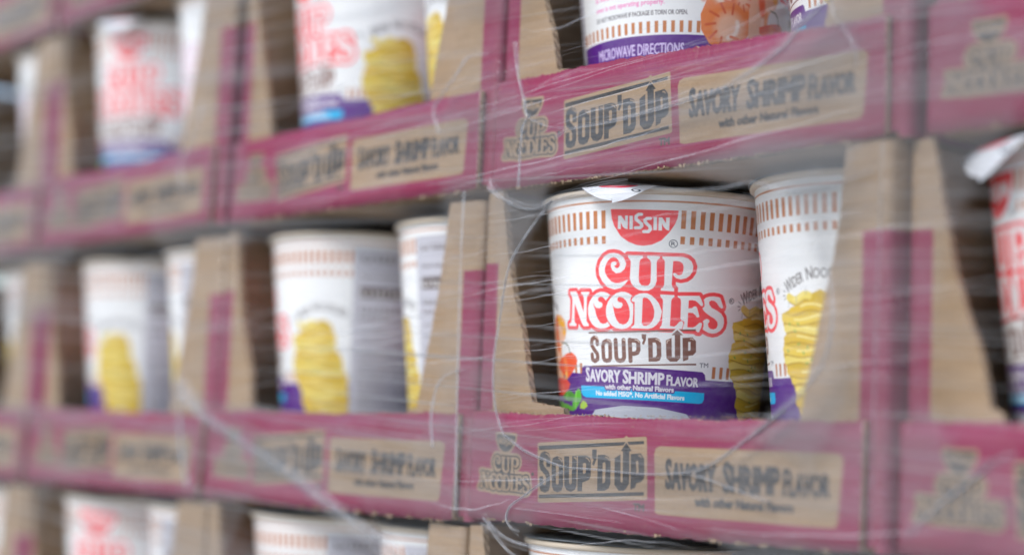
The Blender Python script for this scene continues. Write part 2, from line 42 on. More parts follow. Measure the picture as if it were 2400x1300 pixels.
# ------------------------------------------------------------ flat print: outlines drawn into an image at build time
class Canvas:
    """Print artwork in millimetres: x right, z up; row 0 is the bottom row."""
    def __init__(s, x0, z0, wid, hei, ppm, base):
        s.x0, s.z0, s.ppm = x0, z0, ppm
        s.nx, s.nz = int(round(wid*ppm)), int(round(hei*ppm))
        s.a = np.ones((s.nz, s.nx, 3), np.float32)*np.array(base, np.float32)
    def box(s, lo, hi, m):
        i0 = max(0, int((lo[0]-m-s.x0)*s.ppm)); i1 = min(s.nx, int((hi[0]+m-s.x0)*s.ppm)+2)
        j0 = max(0, int((lo[1]-m-s.z0)*s.ppm)); j1 = min(s.nz, int((hi[1]+m-s.z0)*s.ppm)+2)
        X = (np.arange(i0, max(i0, i1), dtype=np.float32)+.5)/s.ppm+s.x0
        Z = (np.arange(j0, max(j0, j1), dtype=np.float32)+.5)/s.ppm+s.z0
        return (i0, i1, j0, j1), X[None, :], Z[:, None]
    def put(s, bx, al, col):
        i0, i1, j0, j1 = bx
        if i1 <= i0 or j1 <= j0: return
        al = np.clip(al, 0, 1)[..., None]
        s.a[j0:j1, i0:i1] = s.a[j0:j1, i0:i1]*(1-al)+np.array(col, np.float32)*al
    def segs(s, S, col, grow=0., fill=True, soft=0., alpha=1., colfn=None):
        """S: (n,4) boundary segments; even-odd inside; grow in mm."""
        S = np.asarray(S, np.float32).reshape(-1, 4)
        lo = (min(S[:, 0].min(), S[:, 2].min()), min(S[:, 1].min(), S[:, 3].min()))
        hi = (max(S[:, 0].max(), S[:, 2].max()), max(S[:, 1].max(), S[:, 3].max()))
        bx, X, Z = s.box(lo, hi, abs(grow)+soft+.3)
        if bx[1] <= bx[0] or bx[3] <= bx[2]: return
        D = np.full((Z.shape[0], X.shape[1]), 1e9, np.float32); P = np.zeros(D.shape, bool)
        for ax, az, cx, cz in S:
            ex, ez = cx-ax, cz-az; L = ex*ex+ez*ez+1e-12
            t = np.clip(((X-ax)*ex+(Z-az)*ez)/L, 0, 1)
            np.minimum(D, (X-ax-t*ex)**2+(Z-az-t*ez)**2, out=D)
            if fill and az != cz:
                m = (az > Z) != (cz > Z)
                P ^= m & (X < ax+(Z-az)*ex/ez)
        D = np.sqrt(D)
        if fill: D = np.where(P, -D, D)
        al = (.5-(D-grow)*s.ppm) if soft == 0 else np.clip(.5-(D-grow)/(2*soft), 0, 1)
        if colfn is not None: col = colfn(X, Z, D)
        s.put(bx, al*alpha if soft else np.clip(al, 0, 1)*alpha, col)
    def poly(s, polys, col, **k):
        s.segs(poly_segs(polys), col, **k)
    def stroke(s, pts, rad, col, **k):
        q = np.array([list(p[:2]) for p in pts], np.float32)
        if len(q) == 1: q = np.repeat(q, 2, 0)
        s.segs(np.hstack([q[:-1], q[1:]]), col, grow=rad, fill=False, **k)
    def taper(s, pts, col, grow=0.):
        p = np.array(pts, np.float32); m = p[:, 2].max()+grow
        bx, X, Z = s.box(p[:, :2].min(0), p[:, :2].max(0), m+.3)
        D = np.full((Z.shape[0], X.shape[1]), 1e9, np.float32)
        for a, b in zip(p[:-1], p[1:]):
            for k in np.linspace(0, 1, 5)[:-1]:
                c = a+(b-a)*k; e = a+(b-a)*(k+.25)
                ex, ez = e[0]-c[0], e[1]-c[1]; L = ex*ex+ez*ez+1e-12
                t = np.clip(((X-c[0])*ex+(Z-c[1])*ez)/L, 0, 1)
                D = np.minimum(D, np.sqrt((X-c[0]-t*ex)**2+(Z-c[1]-t*ez)**2)-(c[2]+(e[2]-c[2])*t))
        s.put(bx, .5-(D-grow)*s.ppm, col)
    def image(s, name):
        im = bpy.data.images.new(name, s.nx, s.nz, float_buffer=False)
        im.colorspace_settings.name = 'Linear Rec.709' if 0 else 'sRGB'
        lin = np.clip(s.a, 0, 1)
        px = np.ones((s.nz, s.nx, 4), np.float32)
        px[..., :3] = np.where(lin <= .0031308, lin*12.92, 1.055*np.power(np.maximum(lin, 1e-6), 1/2.4)-.055)
        im.pixels.foreach_set(px.ravel()); im.update(); im.pack()
        return im

def poly_segs(polys):
    if not isinstance(polys[0][0], (tuple, list)): polys = [polys]
    out = []
    for p in polys:
        q = np.array([t[:2] for t in p], np.float32)
        out.append(np.hstack([q, np.roll(q, -1, 0)]))
    return np.vstack(out)

_glyph = {}
def glyphs(txt):
    """outline segments of a line of built-in type, in em, and its width"""
    if txt in _glyph: return _glyph[txt]
    cu = bpy.data.curves.new('type', 'FONT'); cu.body = txt; cu.resolution_u = 2
    ob = bpy.data.objects.new('type', cu); COL.objects.link(ob)
    dg = bpy.context.evaluated_depsgraph_get(); ev = ob.evaluated_get(dg); me = ev.to_mesh()
    n = len(me.vertices); co = np.zeros(n*3, np.float32); me.vertices.foreach_get('co', co); co = co.reshape(-1, 3)
    cnt = {}
    for p in me.polygons:
        for k in p.edge_keys: cnt[k] = cnt.get(k, 0)+1
    S = np.array([[co[a][0], co[a][1], co[b][0], co[b][1]] for (a, b), c in cnt.items() if c == 1], np.float32)
    ev.to_mesh_clear(); bpy.data.objects.remove(ob); bpy.data.curves.remove(cu)
    S = S.reshape(-1, 4)
    lo = S[:, [0, 2]].min() if len(S) else 0; hi = S[:, [0, 2]].max() if len(S) else 0
    S[:, [0, 2]] -= lo
    _glyph[txt] = (S, hi-lo); return _glyph[txt]

CAP = .7
def type_line(txt, x0, z0, x1, z1, cap, small=None):
    """segments of txt fitted from (x0,z0) to (x1,z1) on the baseline, capital height cap;
    small: height of all but the first letter, as a fraction"""
    if small: parts = [(txt[0], 1.), (txt[1:], small)]
    else: parts = [(txt, 1.)]
    tot = 0.; got = []
    for t, k in parts:
        S, wd = glyphs(t); capm = S[:, [1, 3]].max() if t.isupper() else CAP
        kz = cap*k/ (capm if t.isupper() else CAP)
        got.append((S, wd*k**.5, k**.5, kz, tot)); tot += wd*k**.5+.08
    tot -= .08
    sx = (x1-x0)/tot; sl = (z1-z0)/(x1-x0)
    out = []
    for S, wd, kx, kz, off in got:
        T = S.copy(); T[:, [0, 2]] = (S[:, [0, 2]]*kx+off)*sx+x0
        T[:, [1, 3]] = S[:, [1, 3]]*kz+z0+(T[:, [0, 2]]-x0)*sl
        out.append(T)
    return np.vstack(out)

WHITE = (.80, .80, .79); RED = (.88, .055, .065); BROWN = (.20, .085, .06); BAR = (.50, .17, .05)
PURPLE = (.085, .004, .21); CYAN = (.0, .46, .80); INK = (.06, .07, .09)
A = CUPART
LETTERS = ['U', 'P', 'N', 'O1', 'L', 'E', 'S']

def draw_logo(c, halo, letter, nis_col, nis_txt, tf=lambda q: q, k=1., rim=None, halo_w=1.42):
    """the two-line lettering with its outline; tf maps artwork mm to canvas mm, k scales widths"""
    T = lambda n: [tf(t) for t in A[n]]
    Cst = [tf(t)+(t[2]*k,) for t in A['C']]
    def grow(col, g):
        for n in LETTERS+['O2', 'D']: c.poly(T(n), col, grow=g)
        c.taper(Cst, col, grow=g)
        c.poly(T('f1'), col); c.poly(T('f2'), col)
    if rim:
        grow(rim[0], halo_w*k+rim[1]); c.poly(T('nis'), rim[0], grow=rim[1])
    grow(halo, halo_w*k)
    for n in LETTERS: c.poly(T(n), letter)
    c.poly([T('O2'), T('O2h')], letter); c.poly([T('D'), T('Dh')], letter)
    c.taper(Cst, letter)
    c.poly(T('nis'), nis_col)
    for q in A['np']: c.poly([tf(t) for t in q], nis_txt)
    for q in A['ns']: c.stroke([tf(t) for t in q], .58*k, nis_txt)

def noise1(n, seed, k):
    g = np.random.default_rng(seed).random(k); return np.interp(np.linspace(0, k-1, n), np.arange(k), g)

def cup_art():
    c = Canvas(-132, 0, 264, 126.5, 7., WHITE)
    # rim line, bars round the top and round the foot
    c.poly([(-132, 120.6), (132, 120.6), (132, 121.3), (-132, 121.3)], BAR)
    x = 13.0
    xs = [13.0+3.32*i for i in range(17)]+[-15.2-3.32*i for i in range(34)]
    for q in xs:
        if 66.5 < q < 132 : continue
        if q < -130: continue
        c.poly([(q-.78, 110.8), (q+.82, 110.8), (q+.9, 117.7), (q-.78, 117.7)], BAR)
        c.poly([(q-.78, 105.0), (q+.78, 105.0), (q+.8, 107.9), (q-.78, 107.9)], BAR)
    for i in range(80):
        q = -131+3.32*i
        if -28 < q < 28: continue
        c.poly([(q-.72, 54.9), (q+.72, 54.9), (q+.74, 59.4), (q-.74, 59.4)], BAR)
    # purple foot band with its raised tab
    c.poly([(-132, 0), (132, 0), (132, 54.0)]+[(t[0], t[1]) for t in reversed(A['pur'])]+[(-60, 54.0), (-132, 54.0)], PURPLE)
    c.poly([(-42, 0), (-30, 30), (-21, 41.5), (-8, 43.3), (6, 43.0), (18, 41.0), (28, 30), (38, 0)], (.50, .53, .60))
    c.poly([(-36, 0), (-24, 28), (-14, 37.5), (0, 39.3), (14, 37.), (22, 28), (32, 0)], (.44, .48, .56))
    # lettering
    draw_logo(c, RED, WHITE, RED, WHITE)
    for q in A['sp']: c.poly(q, WHITE, grow=.35)
    for q in A['sd']: c.stroke(q, A['sr']+.25, WHITE)
    for q in A['sb']: c.poly(q, BROWN)
    for q in A['ar']: c.poly(q, WHITE, grow=.62)
    for q in A['sd']: c.stroke(q, A['sr']*1.14, BROWN)
    c.poly([A['sp'][0]], BROWN); c.poly([A['sp'][1], A['sh'][0]], BROWN); c.poly([A['sp'][2]], BROWN); c.poly([A['sp'][3], A['sh'][1]], BROWN)
    for q in A['sl']: c.stroke(q, .16, (.75, .60, .50))
    # flavour tab
    cy = A['cy']; c.poly(cy, CYAN)
    def line(key, txt, col, small=None, bold=0., halo=None, ck=1.):
        (x0, z0), (x1, z1), (xt, zt) = A[key]
        S = type_line(txt, x0, z0, x1, z1, (zt-z0)*ck, small)
        if halo: c.segs(S, halo[0], grow=halo[1])
        c.segs(S, col, grow=bold)
    W2 = (.70, .67, .72)
    line('t_sav', 'SAVORY', W2, .86, .24); line('t_shr', 'SHRIMP', W2, .86, .24); line('t_fla', 'FLAVOR', W2, .84, .18)
    line('t_wit', 'with other Natural Flavors', W2, None, .13, (PURPLE, .55), .9)
    line('t_noa', 'No added MSG*, No Artificial Flavors', (.82, .88, .92), None, .12, None, .95)
    line('t_tm', 'TM', INK, None, .02)
    for key, rad in (('reg', 1.42), ('reg2', 1.0)):
        x, z = A[key][0][0]
        c.stroke([(x+rad*math.cos(t), z+rad*math.sin(t)) for t in np.linspace(0, 6.2832, 25)], .14, INK)
        c.segs(type_line('R', x-.5*rad, z-.5*rad, x+.5*rad, z-.5*rad, rad), INK, grow=.05)
    # wider noodles and its heap
    for tx, xa, xb in (('WIDER', 39.3, 47.2), ('NOODLES!', 48.7, 64.5)):
        S = type_line(tx, xa, 0, xb, 0, 4.3, .82)
        for e in (0, 2):
            b = S[:, e].copy(); k = .050*(b-53.5); h = S[:, e+1].copy(); S[:, e] = b+h*k*.6; S[:, e+1] = h+88.6-.0255*(b-53.5)**2
        c.segs(S, (.12, .10, .10), grow=.06)
    for a, b in (((36.9, 85.0), (38.2, 84.3)), ((36.7, 83.2), (38.0, 83.1)), ((37.3, 81.6), (38.1, 82.3)),
                 ((66.4, 84.8), (67.3, 85.2)), ((66.6, 83.0), (67.4, 82.8))): c.stroke([a, b], .16, (.12, .10, .10))
    left = [(35.2, 76.8), (35.7, 73.1), (37.2, 69.4), (35.4, 66.5), (34.7, 62), (35.6, 59.9), (36.8, 56), (39.6, 52.4), (41.2, 49), (40.6, 46.6), (41.3, 44.6), (44, 40), (46, 30)]
    lz = left[::-1]+[(41, 78.6), (46, 80.6), (50, 83.4), (52, 90)]
    right = [(64.5, 32), (66.8, 41), (67.1, 47), (66.4, 52), (66.4, 57), (64.2, 61), (63.5, 66), (60.5, 70), (60.0, 76.5), (58.0, 82.3), (53.8, 84.6), (50.0, 83.2), (46.0, 80.4), (41, 78.4)]
    heap = left+right
    c.poly(heap, (.60, .40, .025))
    ys = np.linspace(31, 82, 15)
    for i, z in enumerate(ys):
        xl = np.interp(z, [t[1] for t in lz], [t[0] for t in lz])+1.0
        xr = np.interp(z, [t[1] for t in right], [t[0] for t in right])-1.0
        ph = random.random()*6; X = np.linspace(xl, xr, 9)
        pts = [(q, z+.9*math.sin(ph+j*.75)) for j, q in enumerate(X)]
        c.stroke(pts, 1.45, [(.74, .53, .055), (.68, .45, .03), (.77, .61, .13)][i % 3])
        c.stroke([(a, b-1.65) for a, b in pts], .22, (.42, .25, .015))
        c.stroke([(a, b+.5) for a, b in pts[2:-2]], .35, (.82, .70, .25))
    for i in range(26):
        z = random.uniform(34, 78); xl = np.interp(z, [t[1] for t in lz], [t[0] for t in lz])
        xr = np.interp(z, [t[1] for t in right], [t[0] for t in right]); q = random.uniform(xl+2, xr-2); t = random.uniform(0, 3)
        c.poly([(q, z), (q+.8*math.cos(t), z+.8*math.sin(t)), (q+1.6*math.cos(t+.5), z+1.6*math.sin(t+.5)), (q+.5*math.cos(t+1.3), z+.5*math.sin(t+1.3))], (.13, .33, .05))
    for q, zq in ((39.5, 78.6), (43.6, 80.4), (48, 83.2), (58.6, 84.)): c.stroke([(q, zq), (q-.1, zq+2.4)], .11, (.25, .28, .30))
    c.poly([(40, 0), (42, 30), (47, 39), (54, 41), (60, 39), (67, 30), (69, 0)], (.66, .70, .72))
    # facts panel
    c.poly([(67.6, 0), (131, 0), (131, 118.4), (67.6, 118.4)], (.50, .49, .54))
    c.stroke([(67.6, 12), (67.6, 118.4)], .12, (.45, .44, .45))
    rg = np.random.default_rng(3)
    def words(x0, x1, z, hgt, col, al=1.):
        q = x0
        while q < x1-2:
            e = min(x1, q+rg.uniform(3, 9)); n = max(2, int((e-q)/(.62*hgt)))
            for t in np.linspace(q, e, n):
                c.poly([(t, z), (t+.28*hgt, z), (t+.28*hgt, z+hgt*rg.choice([.7, 1.])), (t, z+hgt*.8)], col, alpha=al)
            c.poly([(q, z), (e, z), (e, z+.2*hgt), (q, z+.2*hgt)], col, alpha=al)
            q = e+.9*hgt
    DK = (.09, .055, .05)
    words(71, 108, 112.2, 3.0, DK)
    c.poly([(70.5, 95.0), (110, 95.0), (110, 100.4), (70.5, 100.4)], DK, alpha=.95)
    words(71, 110, 104.5, 1.9, DK); words(71, 109, 96.3, 2.8, (.7, .68, .66)); words(71, 109, 88.5, 2.6, DK); words(71, 104, 84.4, 2.4, DK)
    z = 79
    while z > 12:
        words(71, 109 if rg.random() > .2 else 92, z, 1.35, (.12, .10, .10), .95); z -= 2.4 if rg.random() > .12 else 5
    words(113, 129, 108, 1.6, DK); z = 104
    while z > 14: words(113, 129, z, 1.1, DK, .85); z -= 2.5
    # directions panel
    c.poly([(-131, 60.5), (-75, 60.5), (-75, 119.5), (-131, 119.5)], WHITE)
    PINK = (.78, .13, .42)
    Lns = ['1. Tear back lid halfway. Fill with room', 'temperature water to the inside line.', '2. Microwave with lid partly open for',
           '2 minutes 15 seconds. Let stand in the', 'oven for one minute. Stir well before', 'eating. Microwave ovens vary in power so', 'times may need adjusting. Caution: cup',
           'is hot. Do not use microwave if', 'oven is not operating properly.']
    for i, t in enumerate(Lns):
        z = 98-4.0*i; x1 = -121+{7: 44, 8: 33}.get(i, 47-(i % 3)*3)
        c.segs(type_line(t, -121, z, x1, z, 1.9), PINK, grow=.05)
    c.segs(type_line('DO NOT MICROWAVE IF PACKAGE IS TORN OR OPEN.', -121, 61.8, -79, 61.8, 1.8), (.10, .08, .09), grow=.05)
    c.segs(type_line('MICROWAVE DIRECTIONS', -120.5, 46.6, -80, 46.6, 4.2), (.62, .50, .78), grow=.10)
    FD = {k: ([(q[0]+2.2, q[1]) for q in v] if k in ('pep1', 'pep2', 'stem') else [[(q[0]+1.6, q[1]) for q in w_] for w_ in v] if k == 'lv' else v) for k, v in CUPART.items()}
    # prawns, peppers and leaves left of the lettering
    OR, PK = (.74, .20, .05), (.80, .46, .30)
    def blob(p, col, **k): c.poly(p, col, **k)
    blob([(-74, 62), (-71, 70), (-65, 75.5), (-57.5, 76), (-53, 72), (-51.5, 64), (-53, 56), (-57, 50), (-64, 48), (-70, 51), (-73.5, 56)], OR)
    for (cx_, cz_, ra, ph) in ((-66, 71, 6.5, .4), (-56.5, 70.5, 6.0, 2.2), (-63, 58.5, 9.2, 1.2)):
        c.stroke([(cx_, cz_)], ra, (.76, .21, .05)); c.stroke([(cx_+.12*ra, cz_-.10*ra)], ra*.66, PK, soft=ra*.2)
        for q in range(6):
            t = ph+q*.62
            c.stroke([(cx_+.55*ra*math.cos(t), cz_+.55*ra*math.sin(t)), (cx_+.95*ra*math.cos(t+.12), cz_+.95*ra*math.sin(t+.12))], .05*ra, (.62, .10, .03), soft=.3)
        c.stroke([(cx_+.5*ra*math.cos(ph+t), cz_+.5*ra*math.sin(ph+t)) for t in np.linspace(-2.6, -.8, 7)], .09*ra, (.86, .70, .60), soft=.5)
        c.stroke([(cx_+.2*ra, cz_-.45*ra), (cx_+.55*ra, cz_-.5*ra)], .06*ra, (.74, .16, .05), soft=.3)
    c.stroke([(-73, 68), (-66, 74), (-58, 74.5), (-53.5, 70)], .9, (.70, .14, .03), soft=.8)
    blob([(q+3.2, z) for q, z in ((-49.5, 79.5), (-44.5, 78.6), (-41.2, 76.4), (-40.4, 72.6), (-41.8, 69.4), (-45.5, 66.6), (-48, 62), (-47, 57), (-46, 52), (-50, 49), (-56, 52), (-57, 66), (-55, 77))], PK)
    c.stroke([(-44.6, 77), (-40.5, 75.2), (-39.4, 72.2)], 1.5, (.84, .40, .03), soft=.6)
    c.stroke([(-47.5, 77), (-47.9, 71), (-46.6, 66)], 1.7, (.74, .12, .03), soft=.6)
    c.stroke([(-44.4, 66), (-43.8, 58), (-42.5, 53)], 1.0, (.84, .30, .10), soft=.6)
    c.stroke([(-46.4, 63), (-46.2, 57)], .7, (.88, .58, .45), soft=.5)
    blob(FD['pep1'], (.80, .10, .03)); c.stroke([(-40.3, 61.0), (-39.0, 58.0)], 1.3, (.86, .22, .07), soft=1.0)
    c.stroke([(-39.3, 55.6), (-40.0, 52.8)], 1.0, (.86, .45, .12), soft=.7)
    blob(FD['pep2'], (.74, .06, .03)); c.stroke([(-43.8, 50.5), (-43.2, 48)], 1.0, (.84, .16, .07), soft=.8)
    c.stroke(FD['stem'], .28, (.10, .12, .06))
    for q, col in zip(FD['lv'], ((.12, .42, .03), (.08, .30, .04), (.10, .46, .03), (.42, .60, .03))):
        c.poly(q, col); xs_ = [t[0] for t in q]; zs_ = [t[1] for t in q]
        c.stroke([(min(xs_)*.6+max(xs_)*.4, min(zs_)+1), (min(xs_)*.5+max(xs_)*.5, max(zs_)-1.4)], .35, (.30, .66, .12), soft=.3)
    for q in ((-52.5, 88.2, -48.3, 87.2, 'BIG'), (-53.5, 83.8, -44.4, 80.2, 'PIECES!')):
        c.segs(type_line(q[4], q[0], q[1], q[2], q[3], 2.9, .85), (.14, .12, .12), grow=.05)
    return c.image('cup_print')

def lip_art():
    """red channel: coverage of the maroon ink, green channel: coverage of the black ink"""
    B = LIPART
    c = Canvas(0, 0, 198, 42, 7.6, (1, 0, 0)); KN, BK = (0, 0, 0), (0, 1, 0)
    c.poly(B['k1'], KN, grow=.25); c.poly(B['k2'], KN, grow=.3)
    for i, q in enumerate(B['sp']): c.poly(q, BK)
    for q in B['sh']: c.poly(q, KN)
    c.stroke(B['ar'], .38, KN)
    for q in B['sl']: c.stroke(q, .20, KN)
    c.poly([B['sp'][8]], BK)
    def line(key, txt, small, bold, ck=1.):
        (x0, z0), (x1, z1), (xt, zt) = B[key]
        c.segs(type_line(txt, x0, z0, x1, z1, (zt-z0)*ck, small), BK, grow=bold)
    line('t_sav', 'SAVORY', .87, .5); line('t_shr', 'SHRIMP', .87, .5); line('t_fla', 'FLAVOR', .86, .4)
    line('t_wit', 'with other Natural Flavors', None, .26, .85); line('t_tm', 'TM', None, .2)
    (lx0, lz0), (lx1, lz1) = B['logo'][0], B['logo'][1]
    kx = (lx1-lx0)/68.; kz = (B['logo'][2][1]-lz0)/(118.0-70.8)
    tf = lambda t: (lx0+(t[0]+36.3)*kx, lz0+(t[1]-70.8)*kz)
    draw_logo(c, BK, KN, BK, KN, tf, (kx+kz)/2, (KN, .95), 1.25)
    c.stroke([B['reg']], .75, BK)
    return c.image('lip_print')

# ------------------------------------------------------------ materials
class NT:
    def __init__(s, name):
        s.m = bpy.data.materials.new(name); s.m.use_nodes = True; s.t = s.m.node_tree; s.t.nodes.clear()
        s.out = s.n('ShaderNodeOutputMaterial')
    def n(s, typ, **k):
        q = s.t.nodes.new(typ)
        for a, b in k.items(): setattr(q, a, b)
        return q
    def set(s, node, key, v):
        if hasattr(v, 'is_linked') or isinstance(v, bpy.types.NodeSocket): s.t.links.new(v, node.inputs[key])
        else: node.inputs[key].default_value = v
    def math(s, op, a, b=0., c=None, clamp=False):
        q = s.n('ShaderNodeMath', operation=op, use_clamp=clamp); s.set(q, 0, a); s.set(q, 1, b)
        if c is not None: s.set(q, 2, c)
        return q.outputs[0]
    def mix(s, f, a, b, blend='MIX'):
        q = s.n('ShaderNodeMix', data_type='RGBA', blend_type=blend); s.set(q, 0, f)
        for k, v in ((6, a), (7, b)): s.set(q, k, v if isinstance(v, bpy.types.NodeSocket) else (*v, 1))
        return q.outputs[2]
    def ramp(s, v, a, b, lo=0., hi=1.):
        q = s.n('ShaderNodeMapRange'); s.set(q, 0, v); s.set(q, 1, a); s.set(q, 2, b); s.set(q, 3, lo); s.set(q, 4, hi)
        return q.outputs[0]
    def coord(s, scale=(1, 1, 1), rot=(0, 0, 0), kind='Object'):
        c = s.n('ShaderNodeTexCoord'); m = s.n('ShaderNodeMapping'); s.set(m, 0, c.outputs[kind])
        m.inputs[3].default_value = scale; m.inputs[2].default_value = rot; return m.outputs[0]
    def noise(s, vec, scale, detail=3., rough=.5):
        q = s.n('ShaderNodeTexNoise'); s.set(q, 0, vec); s.set(q, 'Scale', scale); s.set(q, 'Detail', detail); s.set(q, 'Roughness', rough)
        return q.outputs[0]
    def bump(s, h, dist, strength=1.):
        q = s.n('ShaderNodeBump'); s.set(q, 'Height', h); s.set(q, 'Distance', dist); s.set(q, 'Strength', strength); return q.outputs[0]
    def bsdf(s, col, rough=.6, normal=None, spec=.3, **k):
        q = s.n('ShaderNodeBsdfPrincipled'); s.set(q, 'Base Color', col if isinstance(col, bpy.types.NodeSocket) else (*col, 1))
        s.set(q, 'Roughness', rough); s.set(q, 'Specular IOR Level', spec)
        if normal is not None: s.set(q, 'Normal', normal)
        for a, b in k.items(): s.set(q, a, b)
        return q.outputs[0]
    def clung(s, nrm_str=.5, lo=.25, hi=1., ior=2.1, rough=.16):
        """the film lying tight on this face: a glossy skin, uneven along fine horizontal lines"""
        g = s.n('ShaderNodeNewGeometry'); m = s.n('ShaderNodeMapping'); s.set(m, 0, g.outputs['Position'])
        m.inputs[3].default_value = (5, 5, 120); m.inputs[2].default_value = (0, R_(4), 0)
        a = s.noise(m.outputs[0], 1.4, 4, .6)
        m2 = s.n('ShaderNodeMapping'); s.set(m2, 0, g.outputs['Position']); m2.inputs[3].default_value = (14, 14, 700); m2.inputs[2].default_value = (0, R_(5), 0)
        b = s.noise(m2.outputs[0], 1.0, 2, .5); c = s.noise(g.outputs['Position'], 26, 2, .5)
        w = s.ramp(s.math('ADD', s.math('MULTIPLY', a, .6), s.math('MULTIPLY', c, .4)), .42, .62, lo, hi)
        nb = s.bump(s.math('ADD', a, s.math('MULTIPLY', b, .3)), .004, nrm_str)
        return {'Coat Weight': w, 'Coat IOR': ior, 'Coat Roughness': rough, 'Coat Normal': nb}
    def done(s, sh): s.t.links.new(sh, s.out.inputs[0]); return s.m

KRAFT_A, KRAFT_B = (.375, .258, .157), (.25, .163, .092)
MAROON = (.215, .012, .055)

def kraft_nodes(t):
    info = t.n('ShaderNodeObjectInfo')
    v = t.n('ShaderNodeVectorMath', operation='ADD'); t.set(v, 0, t.coord()); 
    sh = t.n('ShaderNodeVectorMath', operation='SCALE'); t.set(sh, 0, (1, 1, 1)); t.set(sh, 'Scale', info.outputs['Random']); t.t.links.new(sh.outputs[0], v.inputs[1])
    vec = v.outputs[0]
    fib = t.noise(vec, 900, 3, .6)
    st = t.n('ShaderNodeMapping'); t.set(st, 0, vec); st.inputs[3].default_value = (60, 60, 500)
    fl = t.noise(st.outputs[0], 1.0, 2, .5)
    big = t.noise(vec, 22, 3, .6)
    f = t.math('ADD', t.math('MULTIPLY', fib, .5), t.math('ADD', t.math('MULTIPLY', fl, .45), t.math('MULTIPLY', big, .45)))
    f = t.ramp(f, .45, .95)
    k = t.mix(f, KRAFT_B, KRAFT_A)
    sp = t.noise(vec, 2300, 1, .5)
    k = t.mix(t.ramp(sp, .70, .78, 0, .45), k, (.15, .10, .06))
    hb = t.math('ADD', t.math('MULTIPLY', fib, .3), t.math('MULTIPLY', big, 1.2))
    return vec, k, fib, fl, big, t.bump(hb, .0006, .5)

def ink(t, k, fib, big, cov):
    """maroon flexo ink over kraft: slightly open where the fibres stand up"""
    op = t.math('MULTIPLY', cov, t.ramp(t.math('ADD', fib, t.math('MULTIPLY', big, .3)), .36, .60, .80, .97))
    scuff = t.ramp(t.noise(t.coord((1, 1, 1.6)), 130, 5, .7), .63, .74, 1., .55)
    op = t.math('MULTIPLY', op, scuff)
    tone = t.mix(t.ramp(big, .3, .75), MAROON, (.25, .017, .072))
    return t.mix(op, k, tone)

def mat_kraft():
    t = NT('kraft_board'); vec, k, fib, fl, big, nb = kraft_nodes(t)
    return t.done(t.bsdf(k, .8, nb, .15))

def mat_banded():
    """kraft board with the maroon bands printed at both ends of the carton front"""
    t = NT('kraft_with_bands'); vec, k, fib, fl, big, nb = kraft_nodes(t)
    uv = t.n('ShaderNodeUVMap'); sx = t.n('ShaderNodeSeparateXYZ'); t.set(sx, 0, uv.outputs[0])
    wob = t.math('MULTIPLY', t.math('SUBTRACT', t.noise(vec, 260, 2), .5), .9)
    x = t.math('ADD', sx.outputs[0], wob); z = t.math('ADD', sx.outputs[1], wob)
    a = t.math('LESS_THAN', x, 10.2); b = t.math('GREATER_THAN', x, 193.6)
    c = t.math('MULTIPLY', t.math('ADD', a, b), t.math('LESS_THAN', z, 103.))
    return t.done(t.bsdf(ink(t, k, fib, big, c), .7, nb, .2, **t.clung(.5, .1, .7)))

def mat_lip(img):
    t = NT('printed_front'); vec, k, fib, fl, big, nb = kraft_nodes(t)
    im = t.n('ShaderNodeTexImage', image=img, interpolation='Linear', extension='EXTEND')
    uv = t.n('ShaderNodeUVMap'); t.set(im, 0, uv.outputs[0])
    sp = t.n('ShaderNodeSeparateColor'); t.set(sp, 0, im.outputs[0])
    col = ink(t, k, fib, big, sp.outputs[0])
    blk = t.math('MULTIPLY', sp.outputs[1], t.ramp(fib, .34, .55, .86, .985))
    col = t.mix(blk, col, (.016, .018, .021))
    return t.done(t.bsdf(col, t.ramp(fib, .3, .7, .55, .7), nb, .25, **t.clung(.6, .05, .75)))

def mat_raw():
    t = NT('raw_corrugated_edge'); vec = t.coord()
    wv = t.n('ShaderNodeTexWave', wave_type='BANDS', bands_direction='DIAGONAL'); t.set(wv, 0, vec); t.set(wv, 'Scale', 190.); t.set(wv, 'Distortion', 3.)
    nz = t.noise(vec, 700, 3, .7)
    col = t.mix(t.ramp(t.math('ADD', wv.outputs['Fac'], nz), .45, 1.2), (.22, .15, .095), (.46, .34, .23))
    return t.done(t.bsdf(col, .9, t.bump(nz, .0006, .8), .1))

def mat_paper(name, img):
    t = NT(name)
    im = t.n('ShaderNodeTexImage', image=img, interpolation='Linear', extension='EXTEND')
    uv = t.n('ShaderNodeUVMap'); t.set(im, 0, uv.outputs[0])
    nz = t.noise(t.coord(), 420, 3, .6); dent = t.noise(t.coord((1, 1, .6)), 34, 2, .5)
    col = t.mix(t.ramp(nz, .3, .7, .0, .06), im.outputs[0], (.45, .44, .43))
    return t.done(t.bsdf(col, .42, t.bump(t.math('ADD', t.math('MULTIPLY', nz, .05), dent), .0022, .5), .35, **t.clung(.35, .2, .8, 1.6, .2)))

def mat_plain(name, col, rough=.5, nscale=300, amt=.08, dist=.0002):
    t = NT(name); nz = t.noise(t.coord(), nscale, 3, .6)
    c = t.mix(t.ramp(nz, .3, .7, 0, amt), col, tuple(q*.55 for q in col))
    return t.done(t.bsdf(c, rough, t.bump(nz, dist, .6), .3))

